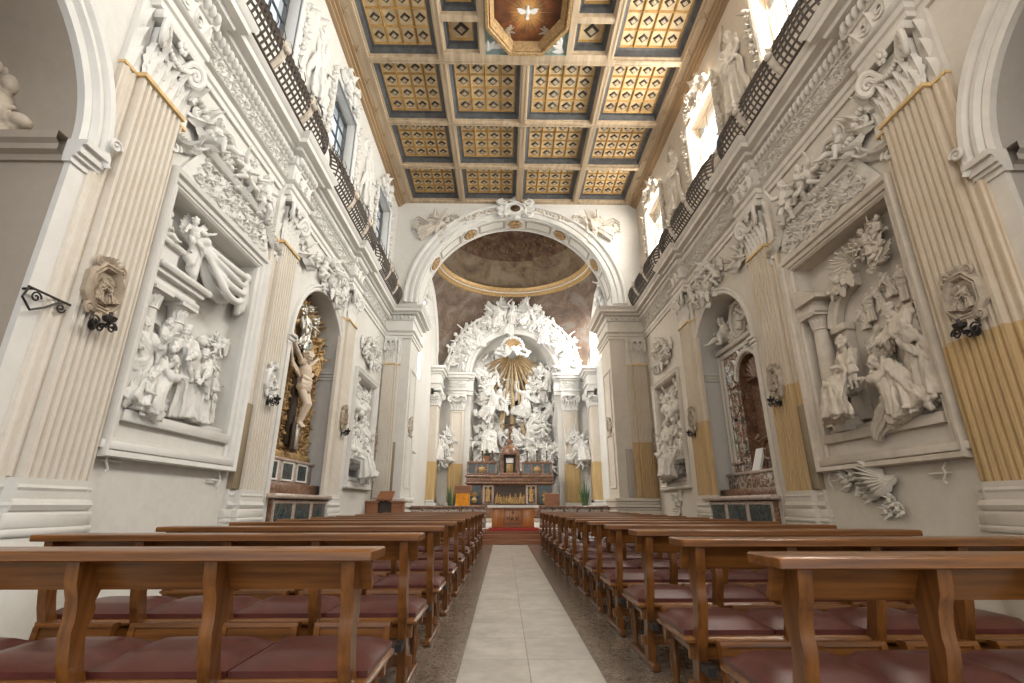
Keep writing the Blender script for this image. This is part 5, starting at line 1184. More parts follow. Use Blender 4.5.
def side_altar(T, label, y0, y1, front_d, back_d, zt, inl, extra=None):
    o = thing('side_altar', T((y0 + y1) / 2, 0, (front_d + back_d) / 2), label, 'altar')
    mb = MB(); wbox(mb, T, y0 + .12, y1 - .12, 0, zt - .08, back_d, front_d - .10, .01); wbox(mb, T, y0 + .05, y1 - .05, 0, .16, back_d, front_d - .03, .015); obj('body', mb, 'mbrown', o)
    mb = MB(); wbox(mb, T, y0, y1, zt - .08, zt, back_d, front_d, .02); obj('mensa', mb, 'mpink', o)
    w = (y1 - y0 - .24) / 3; 
    for k in range(3):
        a = y0 + .12 + w * k + .06; b = a + w - .12; mb = MB()
        mould(mb, [(a, .24), (b, .24), (b, zt - .16), (a, zt - .16)], [(-.05, 0), (-.05, .03), (0, .02), (.01, 0)], off(T, 0, 0, front_d - .10), True); p = obj('frame_panel', mb, 'mpink', o)
        mb = MB(); wbox(mb, T, a, b, .24, zt - .16, front_d - .11, front_d - .09); leaf(mb, T, (a + b) / 2, .3, pi / 2, (zt - .5), .18, front_d - .09, .02)
        obj('inlay', mb, 'mgreen', p)
    if extra: extra(o)
    return o
side_altar(TLf, 'inlaid marble side altar below the gilded crucifix', 8.62, 11.45, .20, -1.1, 1.29, 'mpink')
o = thing('altar_step', TLf(NC, 1.29, -.6), 'pink marble step with three dark panels between crucifix retable and altar', 'altar step')
mb = MB(); wbox(mb, TLf, 8.8, 11.44, 1.29, 1.50, -1.1, -.12, .01); obj('lower_step', mb, 'mbrown', o); mb = MB(); wbox(mb, TLf, 8.85, 11.40, 1.50, 1.98, -1.1, -.32, .01); wbox(mb, TLf, 8.82, 11.43, 1.92, 1.975, -1.1, -.28, .01); obj('panelled_step', mb, 'mpink', o)
for k in range(3):
    a = 9.15 + .72 * k; mb = MB(); mould(mb, [(a, 1.58), (a + .46, 1.58), (a + .46, 1.88), (a, 1.88)], [(-.03, 0), (-.03, .03), (0, .02), (.0, 0)], off(TLf, 0, 0, -.32), True); p = obj('panel_frame', mb, 'mwhite', o); mb = MB(); wbox(mb, TLf, a, a + .46, 1.58, 1.88, -.33, -.31); obj('dark_inlay', mb, 'mgreen', p)
# ------------------------------------------------------------------ right niche: coloured marble altar
TM = off(TRf, 0, 0, -.55)
o = thing('marble_retable', TM(NC, 1.7, 0), 'coloured marble retable with arched recess and white oval relief on top, right niche', 'retable')
mb = MB(); ap = archloop(9.62, 10.60, 1.75, 3.72, 18); plate(mb, [(8.84, 1.75), (11.38, 1.75), (11.38, 4.42), (8.84, 4.42)], [ap], 0, TM); reveal(mb, [(8.84, 1.75), (11.38, 1.75), (11.38, 4.42), (8.84, 4.42)], 0, -.28, TM); obj('inlaid_front', mb, 'inlay', o); mb = MB(); reveal(mb, ap, 0, -.26, TM); plate(mb, ap, [], -.26, TM); obj('arched_recess', mb, 'mbrown', o)
mb = MB(); mould(mb, [(8.92, 1.75), (11.30, 1.75), (11.30, 4.45), (8.92, 4.45)], [(0.06, .0), (.05, .04), (0, .06), (-.05, .05), (-.08, .08), (-.12, .06), (-.12, -.05)], TM, True); mould(mb, arc(NC, 3.72, .52, 0, pi, 22), [(0, .0), (0, .05), (-.04, .07), (-.10, .05), (-.11, 0)], TM); wbox(mb, TM, 8.85, 11.37, 4.50, 4.60, -.2, .14, .02); obj('stucco_border', mb, 'stc', o)
for a in (9.40, 10.84):
    mb = MB(); wbox(mb, TM, a - .16, a + .16, 1.75, 3.62, -.02, .06, .01); wbox(mb, TM, a - .2, a + .2, 3.62, 3.74, -.02, .10, .01); obj('inlaid_pilaster', mb, 'inlay', o); mb = MB(); wbox(mb, TM, a - .2, a + .2, 1.28, 1.95, -.02, .18, .02); wbox(mb, TM, a - .24, a + .24, 1.92, 1.98, -.02, .22, .01); obj('pilaster_pedestal', mb, 'inlay', o)
for s in (9.22, 11.02):
    mb = MB()
    for i in range(9): t = 1.95 + .26 * i; tube(mb, spiral(s, t + .1, .10, i, 1.3, .02, 16, .2, 1 if i % 2 else -1), .022, TM, 5); leaf(mb, TM, s, t, i * 1.3, .18, .1, .01, .03)
    obj('white_inlay_scrolls', mb, 'mwhite', o)
mb = MB()
for k in range(9): a = pi * k / 8; leaf(mb, TM, NC + .72 * cos(a), 3.75 + .52 * sin(a), a, .2, .12, .01, .03)
obj('white_inlay_scrolls', mb, 'mwhite', o)
mb = MB(); sphere(mb, (NC, 3.92, -.2), (.34, .3, .08), TM, 14, 8)
for k in range(11): a = pi * k / 10; tube(mb, [(NC, 3.7, -.12), (NC + .40 * cos(a), 3.72 + .42 * sin(a), -.15)], [.02, .05], TM, 5)
obj('shell_vault', mb, 'mbrown', o)
mb = MB(); W = off(TM, NC - .05, 5.0, .06); oc = [(.28 * cos(k * pi / 14), .36 * sin(k * pi / 14)) for k in range(28)]; mould(mb, oc, [(0, 0), (0, .06), (-.04, .09), (-.08, .05), (-.09, -.08)], W, True); plate(mb, oc, [], .0, W); sphere(mb, (0, -.05, .03), (.12, .2, .06), W); sphere(mb, (.03, .15, .05), (.06, .07, .05), W); sphere(mb, (-.12, -.1, .02), (.07, .12, .05), W); obj('oval_relief', mb, 'stc', o)
inst('putto', L['puttosit'], 'stc', TM, 10.72, 4.66, .08, .95, parent=o); inst('putto', L['puttosit'], 'stc', TM, 9.42, 4.66, .08, .95, fl=-1, parent=o)
for s in (-1, 1): mb = MB(); tube(mb, spiral(NC + s * .5, 4.74, .14, 0, 1.4, .05, 18, .2, s), .05, TM, 6); leaf(mb, TM, NC + s * .3, 4.62, pi / 2 - s * .9, .5, .2, .03, .1); obj('stucco_scroll', mb, 'stc', o); mb = MB(); leaf(mb, TM, NC + s * .2, 5.32, pi / 2 - s * .6, .35, .18, .03, .1); obj('stucco_leaf', mb, 'stc', o)
side_altar(TRf, 'dark inlaid marble side altar in the right niche', 8.60, 11.60, .22, -1.1, 1.27, 'mpink')
o = thing('altar_step', TRf(NC, 1.27, -.6), 'inlaid marble double step on the right side altar', 'altar step')
mb = MB(); wbox(mb, TRf, 8.95, 11.4, 1.27, 1.42, -1.1, -.14, .01); obj('lower_step', mb, 'mbrown', o); mb = MB(); wbox(mb, TRf, 9.0, 11.35, 1.42, 1.74, -1.1, -.34, .01); obj('inlaid_step', mb, 'inlay', o); mb = MB(); wbox(mb, TRf, 8.98, 11.37, 1.70, 1.76, -1.1, -.31, .01); obj('white_edge', mb, 'mpink', o)
mb = MB(); tube(mb, [TRf(9.75, 1.76, -.42), TRf(9.75, 2.15, -.42)], .02, None, 8); sphere(mb, TRf(9.75, 1.78, -.42), (.09, .09, .04)); 
for k in range(16): a = k * 2.4; sphere(mb, TRf(9.75 + .14 * cos(a) * (k / 16), 2.22 + .012 * k, -.42 + .14 * sin(a) * (k / 16)), .05, None, 6, 4)
obj('flower_stand', mb, 'mbrown', label='stand of dried flowers on the right marble altar', cat='flowers')
mb = MB(); prism(mb, [(0, 0), (.05, 0), (.20, .42), (.15, .44)], 0, .3, lambda x, z, y: TRf(9.95 + y, 1.76 + z, -.36 + -x)); obj('altar_card', mb, 'paper', label='white altar card leaning on the right marble altar', cat='card')
mb = MB(); tube(mb, [TRf(10.84, 2.9, -.46), TRf(9.55, 3.15, -.10), TRf(9.2, 3.2, .1)], .010, None, 5); sphere(mb, TRf(10.84, 2.9, -.46), .04); obj('curtain_rod', mb, 'iron', label='thin iron rod across the right marble altar', cat='rod')
# side chapel relief at the picture edge
mb = MB()
TS = lambda a, z, d: (a, 3.775 - d, z)
o = thing('chapel_relief', TS(-4.8, 4.3, 0), 'pale rough stucco figures on clouds inside the left side chapel, at the picture edge', 'relief')
mb = MB(); wbox(mb, TS, -5.3, -4.52, 4.22, 4.36, -.01, .14, .03); obj('ledge', mb, 'stb', o)
for k, x, z, d, sc, t in (('cloud', -4.80, 4.80, .04, .62, 1.25), ('cloud2', -4.95, 5.2, .04, .7, .8), ('cloud2', -4.72, 4.5, .04, .5, .3)): inst('cloud', L[k], 'stb', TS, x, z, d, sc, tilt=t, parent=o)
inst('robed_figure', L['sit'], 'stb', TS, -5.0, 4.36, .12, .7, parent=o)
# ------------------------------------------------------------------ chancel
CX0, CX1 = -3.45, 4.35                              # side walls
CC = (.42, 20.3); CRR = 3.66                        # centre and radius of the dome ring
for side, x, q in (('left', CX0, 1), ('right', CX1, -1)):
    T = (lambda x, q: lambda a, z, d: (x + q * d, a, z))(x, q)
    mb = MB(); h = archloop(17.35, 19.35, 5.9, 8.9, 24) if side == 'left' else archloop(20.4, 23.7, 7.45, 9.1, 24)  # the left window is unseen, added so that fill light can enter
    plate(mb, [(16.9, 0), (24.2, 0), (24.2, 13), (16.9, 13)], [h], 0, T); reveal(mb, h, 0, -.6, T)
    w = obj('wall_chancel_' + side, mb, 'pl', kind='structure')
    mb = MB(); m2 = MB(); e0, e1 = h[0][0], h[1][0]
    mould(m2, h, [(0, -.5), (0, -.42), (.07, -.42), (.07, -.5)], T, True)
    for k in range(1, 4): wbox(m2, T, e0 + (e1 - e0) * k / 4 - .02, e0 + (e1 - e0) * k / 4 + .02, h[0][1], h[2][1] + (e1 - e0) * (.5 if k == 2 else .43), -.47, -.43)
    for z in (7.0, 8.1, 9.0) if side == 'left' else (8.3, 9.2): wbox(m2, T, e0 + .05, e1 - .05, z - .02, z + .02, -.47, -.43)
    n_ += 1; wo = obj('window_%d' % n_, m2, 'beam', kind='structure'); plate(mb, h, [], -.45, T); obj('pane', mb, 'glass', wo)
    if side == 'left': mb = MB(); mould(mb, arc(20.45, 7.35, 3.15, 0, pi, 36), [(0, -.02), (0, .08), (-.08, .10), (-.12, .06), (-.30, .06), (-.34, .12), (-.42, .10), (-.44, -.02)], T); obj('wall_arch_moulding', mb, 'stw', w)
    for k, (a, lb) in enumerate(((22.9, 'by the apse'),)):
        o = thing('chancel_pilaster', T(a, .42, 0), 'white chancel pilaster with leafy capital on the %s side %s' % (side, lb), 'pilaster')
        mb = MB(); wbox(mb, T, a - .42, a + .42, 1.3, 5.5, -.02, .36, .02); obj('shaft', mb, 'apl', o)
        mb = MB(); wbox(mb, T, a - .5, a + .5, .42, 1.2, -.02, .44, .02); wbox(mb, T, a - .46, a + .46, 1.2, 1.32, -.02, .40, .05); obj('base', mb, 'pl', o)
        inst('capital', L['capital'], 'stw', T, a, 5.5, .30, .78, parent=o)
        Q = (lambda a, T: lambda x, z, d: T(a + .42 - d if False else a - .42 - d, z, .18 + x))(a, T)
        inst('capital', L['capital'], 'stw', Q, 0, 5.5, .0, .46, parent=o)
        mb = MB()
        for z0, z1, p in ((6.28, 6.5, .04), (6.5, 6.6, .10), (6.6, 6.98, .04), (6.98, 7.08, .10), (7.08, 7.2, .20), (7.2, 7.32, .28)): wbox(mb, T, a - .44 - p, a + .7, z0, z1, -.02, .40 + p, .01)
        obj('entablature_block', mb, 'stw', o)
        o2 = thing('stucco_group', T(17.6, 7.6, .3), 'stack of stucco putti in the %s corner behind the great arch' % side, 'statue')
        for j, (key, zz, sc) in enumerate((('puttosit', 7.7, 1.0), ('putto2', 8.3, .9), ('angel2', 8.6, .7), ('putto', 9.5, .9))):
            inst('putto' if j != 2 else 'angel', L[key], 'stw', T, 17.5 + .12 * (j % 2), zz, (.28 if side == 'left' else .40) - .03 * j, sc, yaw=.7, fl=1 if side == 'left' else -1, parent=o2)
        inst('cloud', L['cloud2'], 'stw', T, 17.65, 8.7, .12 if side == 'left' else .5, .9, tilt=1.4, parent=o2)
# doorway seen past the left pier
mb = MB(); T = lambda a, z, d: (CX0 + d, a, z)
wbox(mb, T, 17.3, 18.3, .42, 2.6, -.05, .04); od = obj('door_1', mb, 'walnut', kind='structure')
mb = MB(); mould(mb, [(18.36, .42), (18.36, 2.66), (17.24, 2.66), (17.24, .42)], [(-.12, 0), (-.12, .06), (-.04, .10), (0, .05), (0, 0)], T); wbox(mb, T, 17.0, 18.6, 2.9, 3.0, -.02, .22, .02); obj('door_frame', mb, 'stw', od)
mb = MB(); box(mb, -3.05, -2.83, 16.6, 17.02, 6.6, 7.3)
# pendentives, ring and dome
mb = MB(); N = 96; V = []; RZ = 11.72; m = 8
hx, hy = (CX1 - CX0) / 2, 3.70
for i in range(N):
    t = 2 * pi * i / N; c, s = cos(t), sin(t); k = min(hx / max(1e-6, abs(c)), hy / max(1e-6, abs(s)))
    bx, by = CC[0] + k * c, CC[1] + k * s
    offv = abs(by - CC[1]) if abs(abs(k * c) - hx) < 1e-4 else abs(bx - CC[0])
    zb = 7.4 + sqrt(max(0, (3.44 if by > 23.9 else 3.62) ** 2 - offv ** 2)); zb = 11.5 if by < 17.2 else zb; tx, ty = CC[0] + CRR * c, CC[1] + CRR * s
    for j in range(m + 1):
        u = j / m; b_ = .22 * sin(pi * u) * max(0, min(1, (10.2 - zb) / 3))
        V.append((bx + (tx - bx) * u + c * b_, by + (ty - by) * u + s * b_, zb + (RZ - zb) * u))
mb.add(V, [(i * (m + 1) + j, ((i + 1) % N) * (m + 1) + j, ((i + 1) % N) * (m + 1) + j + 1, i * (m + 1) + j + 1) for i in range(N) for j in range(m)])
dm = obj('ceiling_chancel', mb, 'pend', kind='structure')
mb = MB(); lathe(mb, [(3.72, 11.58), (3.63, 11.59), (3.61, 11.70), (3.55, 11.72), (3.57, 11.81), (3.48, 11.87), (3.43, 12.0), (3.50, 12.07), (3.76, 12.09)], (CC[0], CC[1], 0), 96, caps=False); obj('gilded_ring', mb, 'gold', dm); mb = MB(); lathe(mb, [(3.59, 11.735), (3.53, 11.745), (3.53, 11.79), (3.59, 11.805)], (CC[0], CC[1], 0), 96, caps=False); obj('white_fillet', mb, 'stw', dm)
mb = MB(); lathe(mb, [(3.68, 12.06), (3.66, 12.5), (3.54, 13.0), (3.25, 13.5)], (CC[0], CC[1], 0), 96, caps=False); obj('dome_lower', mb, 'dome1', dm)
mb = MB(); lathe(mb, [(3.25, 13.46), (3.16, 13.42), (3.08, 13.55), (2.9, 14.2), (2.3, 15.0), (1.3, 15.6), (.01, 15.8)], (CC[0], CC[1], 0), 96, caps=False); obj('dome_upper', mb, 'dome2', dm)
mb = MB(); r_ = random.Random(2)
for i in range(30):
    for j in range(2):
        t = 2 * pi * (i + .5 * j) / 30; R = 2.93 - .12 * j; z = 13.82 + .30 * j; box(mb, CC[0] + R * cos(t) - .05, CC[0] + R * cos(t) + .05, CC[1] + R * sin(t) - .05, CC[1] + R * sin(t) + .05, z, z + .12)
obj('painted_gilt_blocks', mb, 'giltd', dm)
# stucco at the rear corners of the great arch opening
# apse wall with arched recess
AX, ARI, AZS = .46, 2.15, 7.36
mb = MB(); h = [(AX + ARI, .42)] + arc(AX, AZS, ARI, 0, pi, 36) + [(AX - ARI, .42)]
plate(mb, [(-3.6, 11.6), (-3.6, .42)] + h[::-1] + [(4.5, .42), (4.5, 11.6)], [], 0, TAf); reveal(mb, h, 0, -.4, TAf, (len(h) - 1,))
wa = obj('wall_apse', mb, 'pl', kind='structure')
mb = MB(); nn = 24; V = []; 
for z in (.42, AZS):
    for i in range(nn + 1): a = pi * i / nn; V.append((AX + ARI * cos(a), z, -.4 - 1.3 * sin(a)))
F = [(i, i + 1, nn + 2 + i, nn + 1 + i) for i in range(nn)]; mb.add(V, F, TAf)
V = []
for j in range(13):
    b_ = pi / 2 * j / 12
    for i in range(nn + 1): a = pi * i / nn; V.append((AX + ARI * cos(a) * cos(b_), AZS + ARI * sin(b_), -.4 - 1.3 * sin(a) * cos(b_)))
mb.add(V, [(j * (nn + 1) + i, j * (nn + 1) + i + 1, (j + 1) * (nn + 1) + i + 1, (j + 1) * (nn + 1) + i) for j in range(12) for i in range(nn)], TAf)
obj('apse_shell', mb, 'pl', wa)
mb = MB(); mould(mb, arc(AX, AZS, ARI, -.01, pi + .01, 44), [(0, -.1), (0, .05), (-.05, .09), (-.10, .05), (-.22, .05), (-.26, .10), (-.30, .05), (-.62, .06), (-.66, .14), (-.72, .12), (-.74, -.02)], TAf)
for s in (-1, 1):
    x = AX + s * (ARI + .46)
    for k in range(7): sphere(mb, (x + .04 * (k % 2), 7.5 + .2 * k, .1), (.10, .10, .08), TAf); leaf(mb, TAf, x, 7.45 + .2 * k, pi / 2 + s * .3 * (k % 2), .25, .2, .05, .08)
obj('apse_arch', mb, 'stw', label='stucco arch framing the apse glory behind the high altar', cat='arch')
for s, x0, x1, lb in ((-1, -2.72, -1.92, 'left'), (1, 2.82, 3.66, 'right')):
    o = thing('apse_pilaster', TAf((x0 + x1) / 2, .42, 0), 'apse pilaster with ochre foot %s of the high altar' % lb, 'pilaster'); c = (x0 + x1) / 2; w = x1 - x0
    mb = MB(); wbox(mb, TAf, x0 + .06, x1 - .06, 1.2, 5.52, -.02, .18, .01); mould(mb, [(x0 + .14, 1.35), (x1 - .14, 1.35), (x1 - .14, 5.4), (x0 + .14, 5.4)], [(0, .18), (0, .20), (.04, .20), (.05, .18)], TAf, True); obj('shaft', mb, 'apl', o)
    mb = MB(); wbox(mb, TAf, x0, x1, .42, 1.2, -.02, .24, .02); obj('base', mb, 'pl', o)
    inst('capital', L['capital'], 'stw', TAf, c, 5.52, .12, w * .92, parent=o)
    mb = MB(); xa, xb = x0 - .35, x1 + .35
    for z0, z1, p in ((6.28, 6.46, .04), (6.46, 6.54, .10), (6.54, 6.98, .05), (6.98, 7.08, .12), (7.08, 7.22, .22), (7.22, 7.34, .28)): wbox(mb, TAf, xa - p * .3, xb + p * .3, z0, z1, -.02, .10 + p, .01); wbox(mb, TAf, x0 - p, x1 + p, z0, z1, -.02, .20 + p, .01)
    rinceau(mb, TAf, x0 - .02, x1 + .02, 6.58, 6.96, .25, 4, .28, .04); obj('entablature_block', mb, 'stw', o)
    og = thing('stucco_group', TAf(c - s * -.45, 2.7, .2), 'angels on a stucco cloud hanging %s of the high altar' % lb, 'statue')
    x = -3.0 if s < 0 else 3.62
    inst('cloud', L['cloud'], 'stw', TAf, x, 3.1, .15, .85, tilt=.2, parent=og); inst('cloud', L['cloud2'], 'stw', TAf, x + .1, 3.5, .15, .8, parent=og)
    inst('angel', L['sit'], 'stw', TAf, x + s * .1, 3.05, .38, .92, fl=s, parent=og); inst('angel', L['angel'], 'stw', TAf, x - s * .35, 3.25, .28, .72, fl=-s, tilt=.3 * s, parent=og); inst('putto', L['putto2'], 'stw', TAf, x, 2.6, .36, .8, fl=s, parent=og)
    if s > 0: mb = MB(); tube(mb, [(x - .45, 4.2, .5), (x + .55, 3.0, .62)], .035, TAf, 6); tube(mb, [(x + .5, 4.15, .5), (x - .5, 3.1, .62)], .035, TAf, 6); obj('stucco_beams', mb, 'stw', og)
# garland of figures on the apse arch
og = thing('arch_sculpture', TAf(AX, 9.6, 0), 'swarm of stucco angels, putti and scrolls crowding the top of the apse arch', 'statue')
r_ = random.Random(17)
KS = ['angel', 'putto2', 'angel2', 'puttosit', 'putto', 'cherub']
for i in range(24):
    a = math.radians(16 + 148 * i / 23); R = 2.76 + .15 * (i % 3); k = KS[i % 6]; sc = {'angel': .85, 'angel2': .85}.get(k, 1.0)
    x, z = AX + R * cos(a), AZS + R * sin(a); t = -(a - pi / 2) * .7
    up = .95 * sc if k.startswith('angel') else .4 * sc
    inst('angel' if k.startswith('angel') else ('cherub_head' if k == 'cherub' else 'putto'), L[k], 'stw', TAf, x - sin(t) * up * (k != 'cherub'), z - cos(t) * up * (k != 'cherub'), .10 + .04 * (i % 2), sc, tilt=t, fl=1 if cos(a) < 0 else -1, parent=og)
for i in range(17):
    a = math.radians(24 + 132 * i / 16); k = ('cherub', 'putto2', 'puttosit')[i % 3]; inst('cherub_head' if k == 'cherub' else 'putto', L[k], 'stw', TAf, AX + 3.12 * cos(a), AZS + 3.12 * sin(a) - (.3 if k != 'cherub' else 0), .12, 1.0 if k == 'cherub' else .8, tilt=-(a - pi / 2) * .6, fl=1 if i < 8 else -1, parent=og)
for dx, z, k, sc, t in ((-.55, 9.75, 'angel', .85, -.25), (.55, 9.75, 'angel2', .85, .3), (0, 9.95, 'statue', .72, 0), (-.9, 9.6, 'putto2', .9, -.6), (.9, 9.6, 'putto', .9, .6)): inst('angel' if 'p' not in k else 'putto', L[k], 'stw', TAf, AX - .05 + dx, z, .25, sc, tilt=t, fl=1 if dx < 0 else -1, parent=og)
for i in range(9): a = math.radians(24 + 132 * i / 8); inst('cloud', L['cloud2'], 'stw', TAf, AX + 2.85 * cos(a), AZS + 2.85 * sin(a), .02, .55, tilt=-(a - pi / 2), dy=.6, parent=og)
mb = MB()
for i in range(40): a = math.radians(r_.uniform(8, 172)); R = r_.uniform(2.6, 3.2); leaf(mb, TAf, AX + R * cos(a), AZS + R * sin(a), r_.uniform(0, 6.3), .36, .2, .08, .14, 1.4, 5)
for s in (-1, 1):
    for k, (R, z) in enumerate(((.30, 8.0), (.22, 9.0), (.26, 10.05))): tube(mb, spiral(AX + s * (3.05 - .75 * k), z, R, pi / 2, 1.5, .14, 24, .15, -s), .075, TAf, 7)
    tube(mb, [(AX + s * 3.35, 7.4, .1), (AX + s * 3.2, 7.9, .16), (AX + s * 2.9, 8.7, .16), (AX + s * 2.2, 9.7, .16), (AX + s * 1.1, 10.35, .14)], .06, TAf, 7)
obj('scrolls_and_leaves', mb, 'stw', og)
mb = MB(); mould(mb, arc(AX, AZS, 3.34, .15, pi - .15, 40), [(0, -.02), (0, .26), (-.05, .30), (-.09, .26), (-.10, -.02)], TAf); obj('outer_rim', mb, 'stw', og)
# keystone shell with dove below it, rays of the glory
og = thing('apse_glory', TAf(AX, 2.6, -1.2), 'tall stucco glory of angels and clouds around golden rays inside the apse', 'statue')
mb = MB()
for k in range(9): a = pi * (.06 + .88 * k / 8); tube(mb, [(AX - .05, 8.72, .12), (AX - .05 + .40 * cos(a), 8.72 + .46 * sin(a), .22)], [.03, .08], TAf, 7)
obj('gilded_shell', mb, 'giltd', og)
inst('dove_cherub', L['cherub'], 'stw', TAf, AX - .05, 8.66, .24, 1.1, parent=og)
mb = MB()
for k in range(11): a = pi * k / 10; sphere(mb, (AX - .05 + .52 * cos(a), 8.72 + .55 * sin(a), .12), (.12, .12, .1), TAf)
for s in (-1, 1): inst('cloud', L['cloud2'], 'stw', TAf, AX - .05 + s * .55, 8.5, .02, .6, parent=og)
obj('shell_rim', mb, 'stw', og)
mb = MB()
for k in range(17):
    a = -pi / 2 + (k - 8) * .155; R = (1.55 if abs(k - 8) > 3 else 2.1 + .25 * (k % 2)) + (2.4 if abs(k - 8) < 2 else 0); c, s = cos(a), sin(a); w = .035
    p0 = (AX - .05 + .3 * c, 8.55 + .3 * s); p1 = (AX - .05 + R * c, 8.55 + R * s); nx, ny = -s, c; e = w + R * .028
    V = [(p0[0] - nx * w, p0[1] - ny * w, -.35), (p0[0] + nx * w, p0[1] + ny * w, -.35), (p1[0] + nx * e, p1[1] + ny * e, -.95), (p1[0] - nx * e, p1[1] - ny * e, -.95), (p0[0], p0[1], -.22), (p1[0], p1[1], -.80)]
    mb.add(V, [(0, 1, 2, 3), (0, 4, 5, 3), (1, 4, 5, 2), (0, 1, 4), (2, 3, 5)], TAf)
obj('golden_rays', mb, 'raygold', og)
def curved(x): return -.35 - 1.15 * sqrt(max(0, 1 - ((x - AX) / ARI) ** 2))
for i in range(110):      # clouds and angels lining both flanks
    s = -1 if i % 2 else 1; t = (i // 2) / 54; z = 2.6 + 5.7 * t; x = AX + s * (r_.uniform(.55, 1.9) - .25 * t * (t < .8) + (.2 if z < 4 else 0)); k = KS[r_.randrange(6)]
    d = curved(x) + r_.uniform(.25, .5); sc = r_.uniform(.72, .95) if k.startswith('angel') else r_.uniform(.8, 1.0)
    if i % 3 == 0: inst('cloud', L['cloud' if i % 2 else 'cloud2'], 'stw', TAf, x, z, d - .3, r_.uniform(.6, .85), tilt=r_.uniform(-.6, .6), parent=og)
    else: inst('angel' if k.startswith('angel') else ('cherub_head' if k == 'cherub' else 'putto'), L[k], 'stw', TAf, x, z - (.9 * sc if k.startswith('angel') else .3), d, sc, tilt=r_.uniform(-.7, .7), fl=s, parent=og)
for x, z, k, sc, t in ((-.75, 3.9, 'sit', 1.15, 0), (1.2, 4.3, 'stand', 1.15, .2), (1.75, 3.3, 'angel2', 1.1, -.4), (-.9, 5.4, 'angel', 1.1, .3), (1.4, 5.6, 'angel2', 1.1, -.3), (-1.1, 3.0, 'kneel', 1.0, 0), (.85, 3.1, 'reach', 1.05, .35)):
    inst('angel', L[k], 'stw', TAf, x, z - .5, curved(x) + .75, sc, tilt=t, fl=1 if x < AX else -1, parent=og)
mb = MB(); wbox(mb, TAf, AX - 2.0, AX + 2.0, 1.2, 2.7, -1.0, -.5); 
# ------------------------------------------------------------------ high altar
HX, HY = .25, 22.5                                  # its axis and front
TH = lambda a, z, d: (HX + a, HY - d, z)
o = thing('high_altar', (HX, HY + .4, .42), 'brown and gold marble high altar under the apse glory', 'altar')
mb = MB(); wbox(mb, TH, -1.95, 1.95, .56, 1.10, -1.2, .25, .01); wbox(mb, TH, -1.88, 1.88, 1.10, 1.98, -1.2, -.12, .01); obj('altar_block', mb, 'mbrown', o)
mb = MB(); wbox(mb, TH, -1.98, 1.98, 1.98, 2.06, -1.2, .10, .02); wbox(mb, TH, -1.92, 1.92, 2.06, 2.24, -1.2, .02, .02); wbox(mb, TH, -1.98, 1.98, 2.24, 2.36, -1.2, .06, .03); obj('gradine', mb, 'mbrown', o)
mb = MB(); wbox(mb, TH, -.68, .68, 1.12, 1.90, -.14, -.10); obj('dark_frontal', mb, 'dark', o)
mb = MB(); r_ = random.Random(8)
for k in range(14): x = -.62 + .095 * k; leaf(mb, TH, x, 1.14, pi / 2 + r_.uniform(-.3, .3), r_.uniform(.3, .55), .12, -.08, .04); 
obj('gilt_foliage', mb, 'gold', o)
for x in (-.95, .95):
    mb = MB(); wbox(mb, TH, x - .24, x + .24, 1.12, 1.95, -.14, -.05, .02); p = obj('niche_panel', mb, 'mpink', o); mb = MB(); wbox(mb, TH, x - .15, x + .15, 1.2, 1.86, -.06, -.035); obj('niche_ground', mb, 'dark', p); inst('gilt_statuette', L['stand'], 'gold', TH, x, 1.22, .0, .36, parent=p)
for x in (-1.55, 1.55):
    mb = MB(); wbox(mb, TH, x - .28, x + .28, 1.14, 1.92, -.13, -.09); p = obj('side_panel', mb, 'mgreen', o); mb = MB(); lathe(mb, [(.08, 0), (.14, .12), (.06, .24), (.10, .32), (.02, .36)], (x, 1.2, -.02), 12, lambda a, b, c: TH(a, 1.2 + c, -.02 + (b - 1.2))); 
    for k in range(8): leaf(mb, TH, x, 1.5, pi * k / 7, .2, .08, -.05, .04)
    obj('gilt_vase', mb, 'gold', p)
for x0, x1, lb in ((-1.92, -.58, 'left'), (.56, 1.90, 'right')):
    o = thing('reliquary_chest', TH((x0 + x1) / 2, 2.36, -.5), 'brown marble reliquary chest with gilded relief %s of the tabernacle' % lb, 'reliquary'); c = (x0 + x1) / 2
    mb = MB(); wbox(mb, TH, x0, x1, 2.36, 2.44, -.9, -.1, .01); wbox(mb, TH, x0, x1, 2.86, 2.96, -.9, -.08, .02); 
    for x in (x0 + .04, x1 - .04, c - .25, c + .25): wbox(mb, TH, x - .04, x + .04, 2.44, 2.86, -.2, -.1)
    obj('frame', mb, 'mbrown', o); mb = MB(); wbox(mb, TH, x0 + .02, x1 - .02, 2.44, 2.86, -.9, -.18); obj('dark_case', mb, 'mgreen', o)
    mb = MB(); sphere(mb, (c, 2.62, -.14), (.16, .12, .05), TH); 
    for k in range(8): leaf(mb, TH, c, 2.6, k * .8, .22, .1, -.16, .04)
    obj('gilded_relief', mb, 'gold', o)
    mb = MB()
    for k in range(5): x = x0 + .15 + (x1 - x0 - .3) * k / 4; sphere(mb, (x, 3.0, -.15), (.035, .045, .035), TH, 7, 5)
    obj('finials', mb, 'mbrown', o)
o = thing('tabernacle', TH(0, 2.36, -.5), 'domed marble tabernacle in the middle of the high altar', 'tabernacle')
mb = MB(); wbox(mb, TH, -.46, .46, 2.36, 2.46, -.9, .02, .01)
for x in (-.36, .36): column(mb, TH, x, 2.46, 3.26, .055, -.08); wbox(mb, TH, x - .09, x + .09, 2.44, 3.26, -.9, -.22)
wbox(mb, TH, -.46, .46, 3.26, 3.36, -.9, .02, .02); obj('shrine', mb, 'mbrown', o)
mb = MB(); wbox(mb, TH, -.28, .28, 2.46, 3.26, -.9, -.30); obj('dark_recess', mb, 'dark', o)
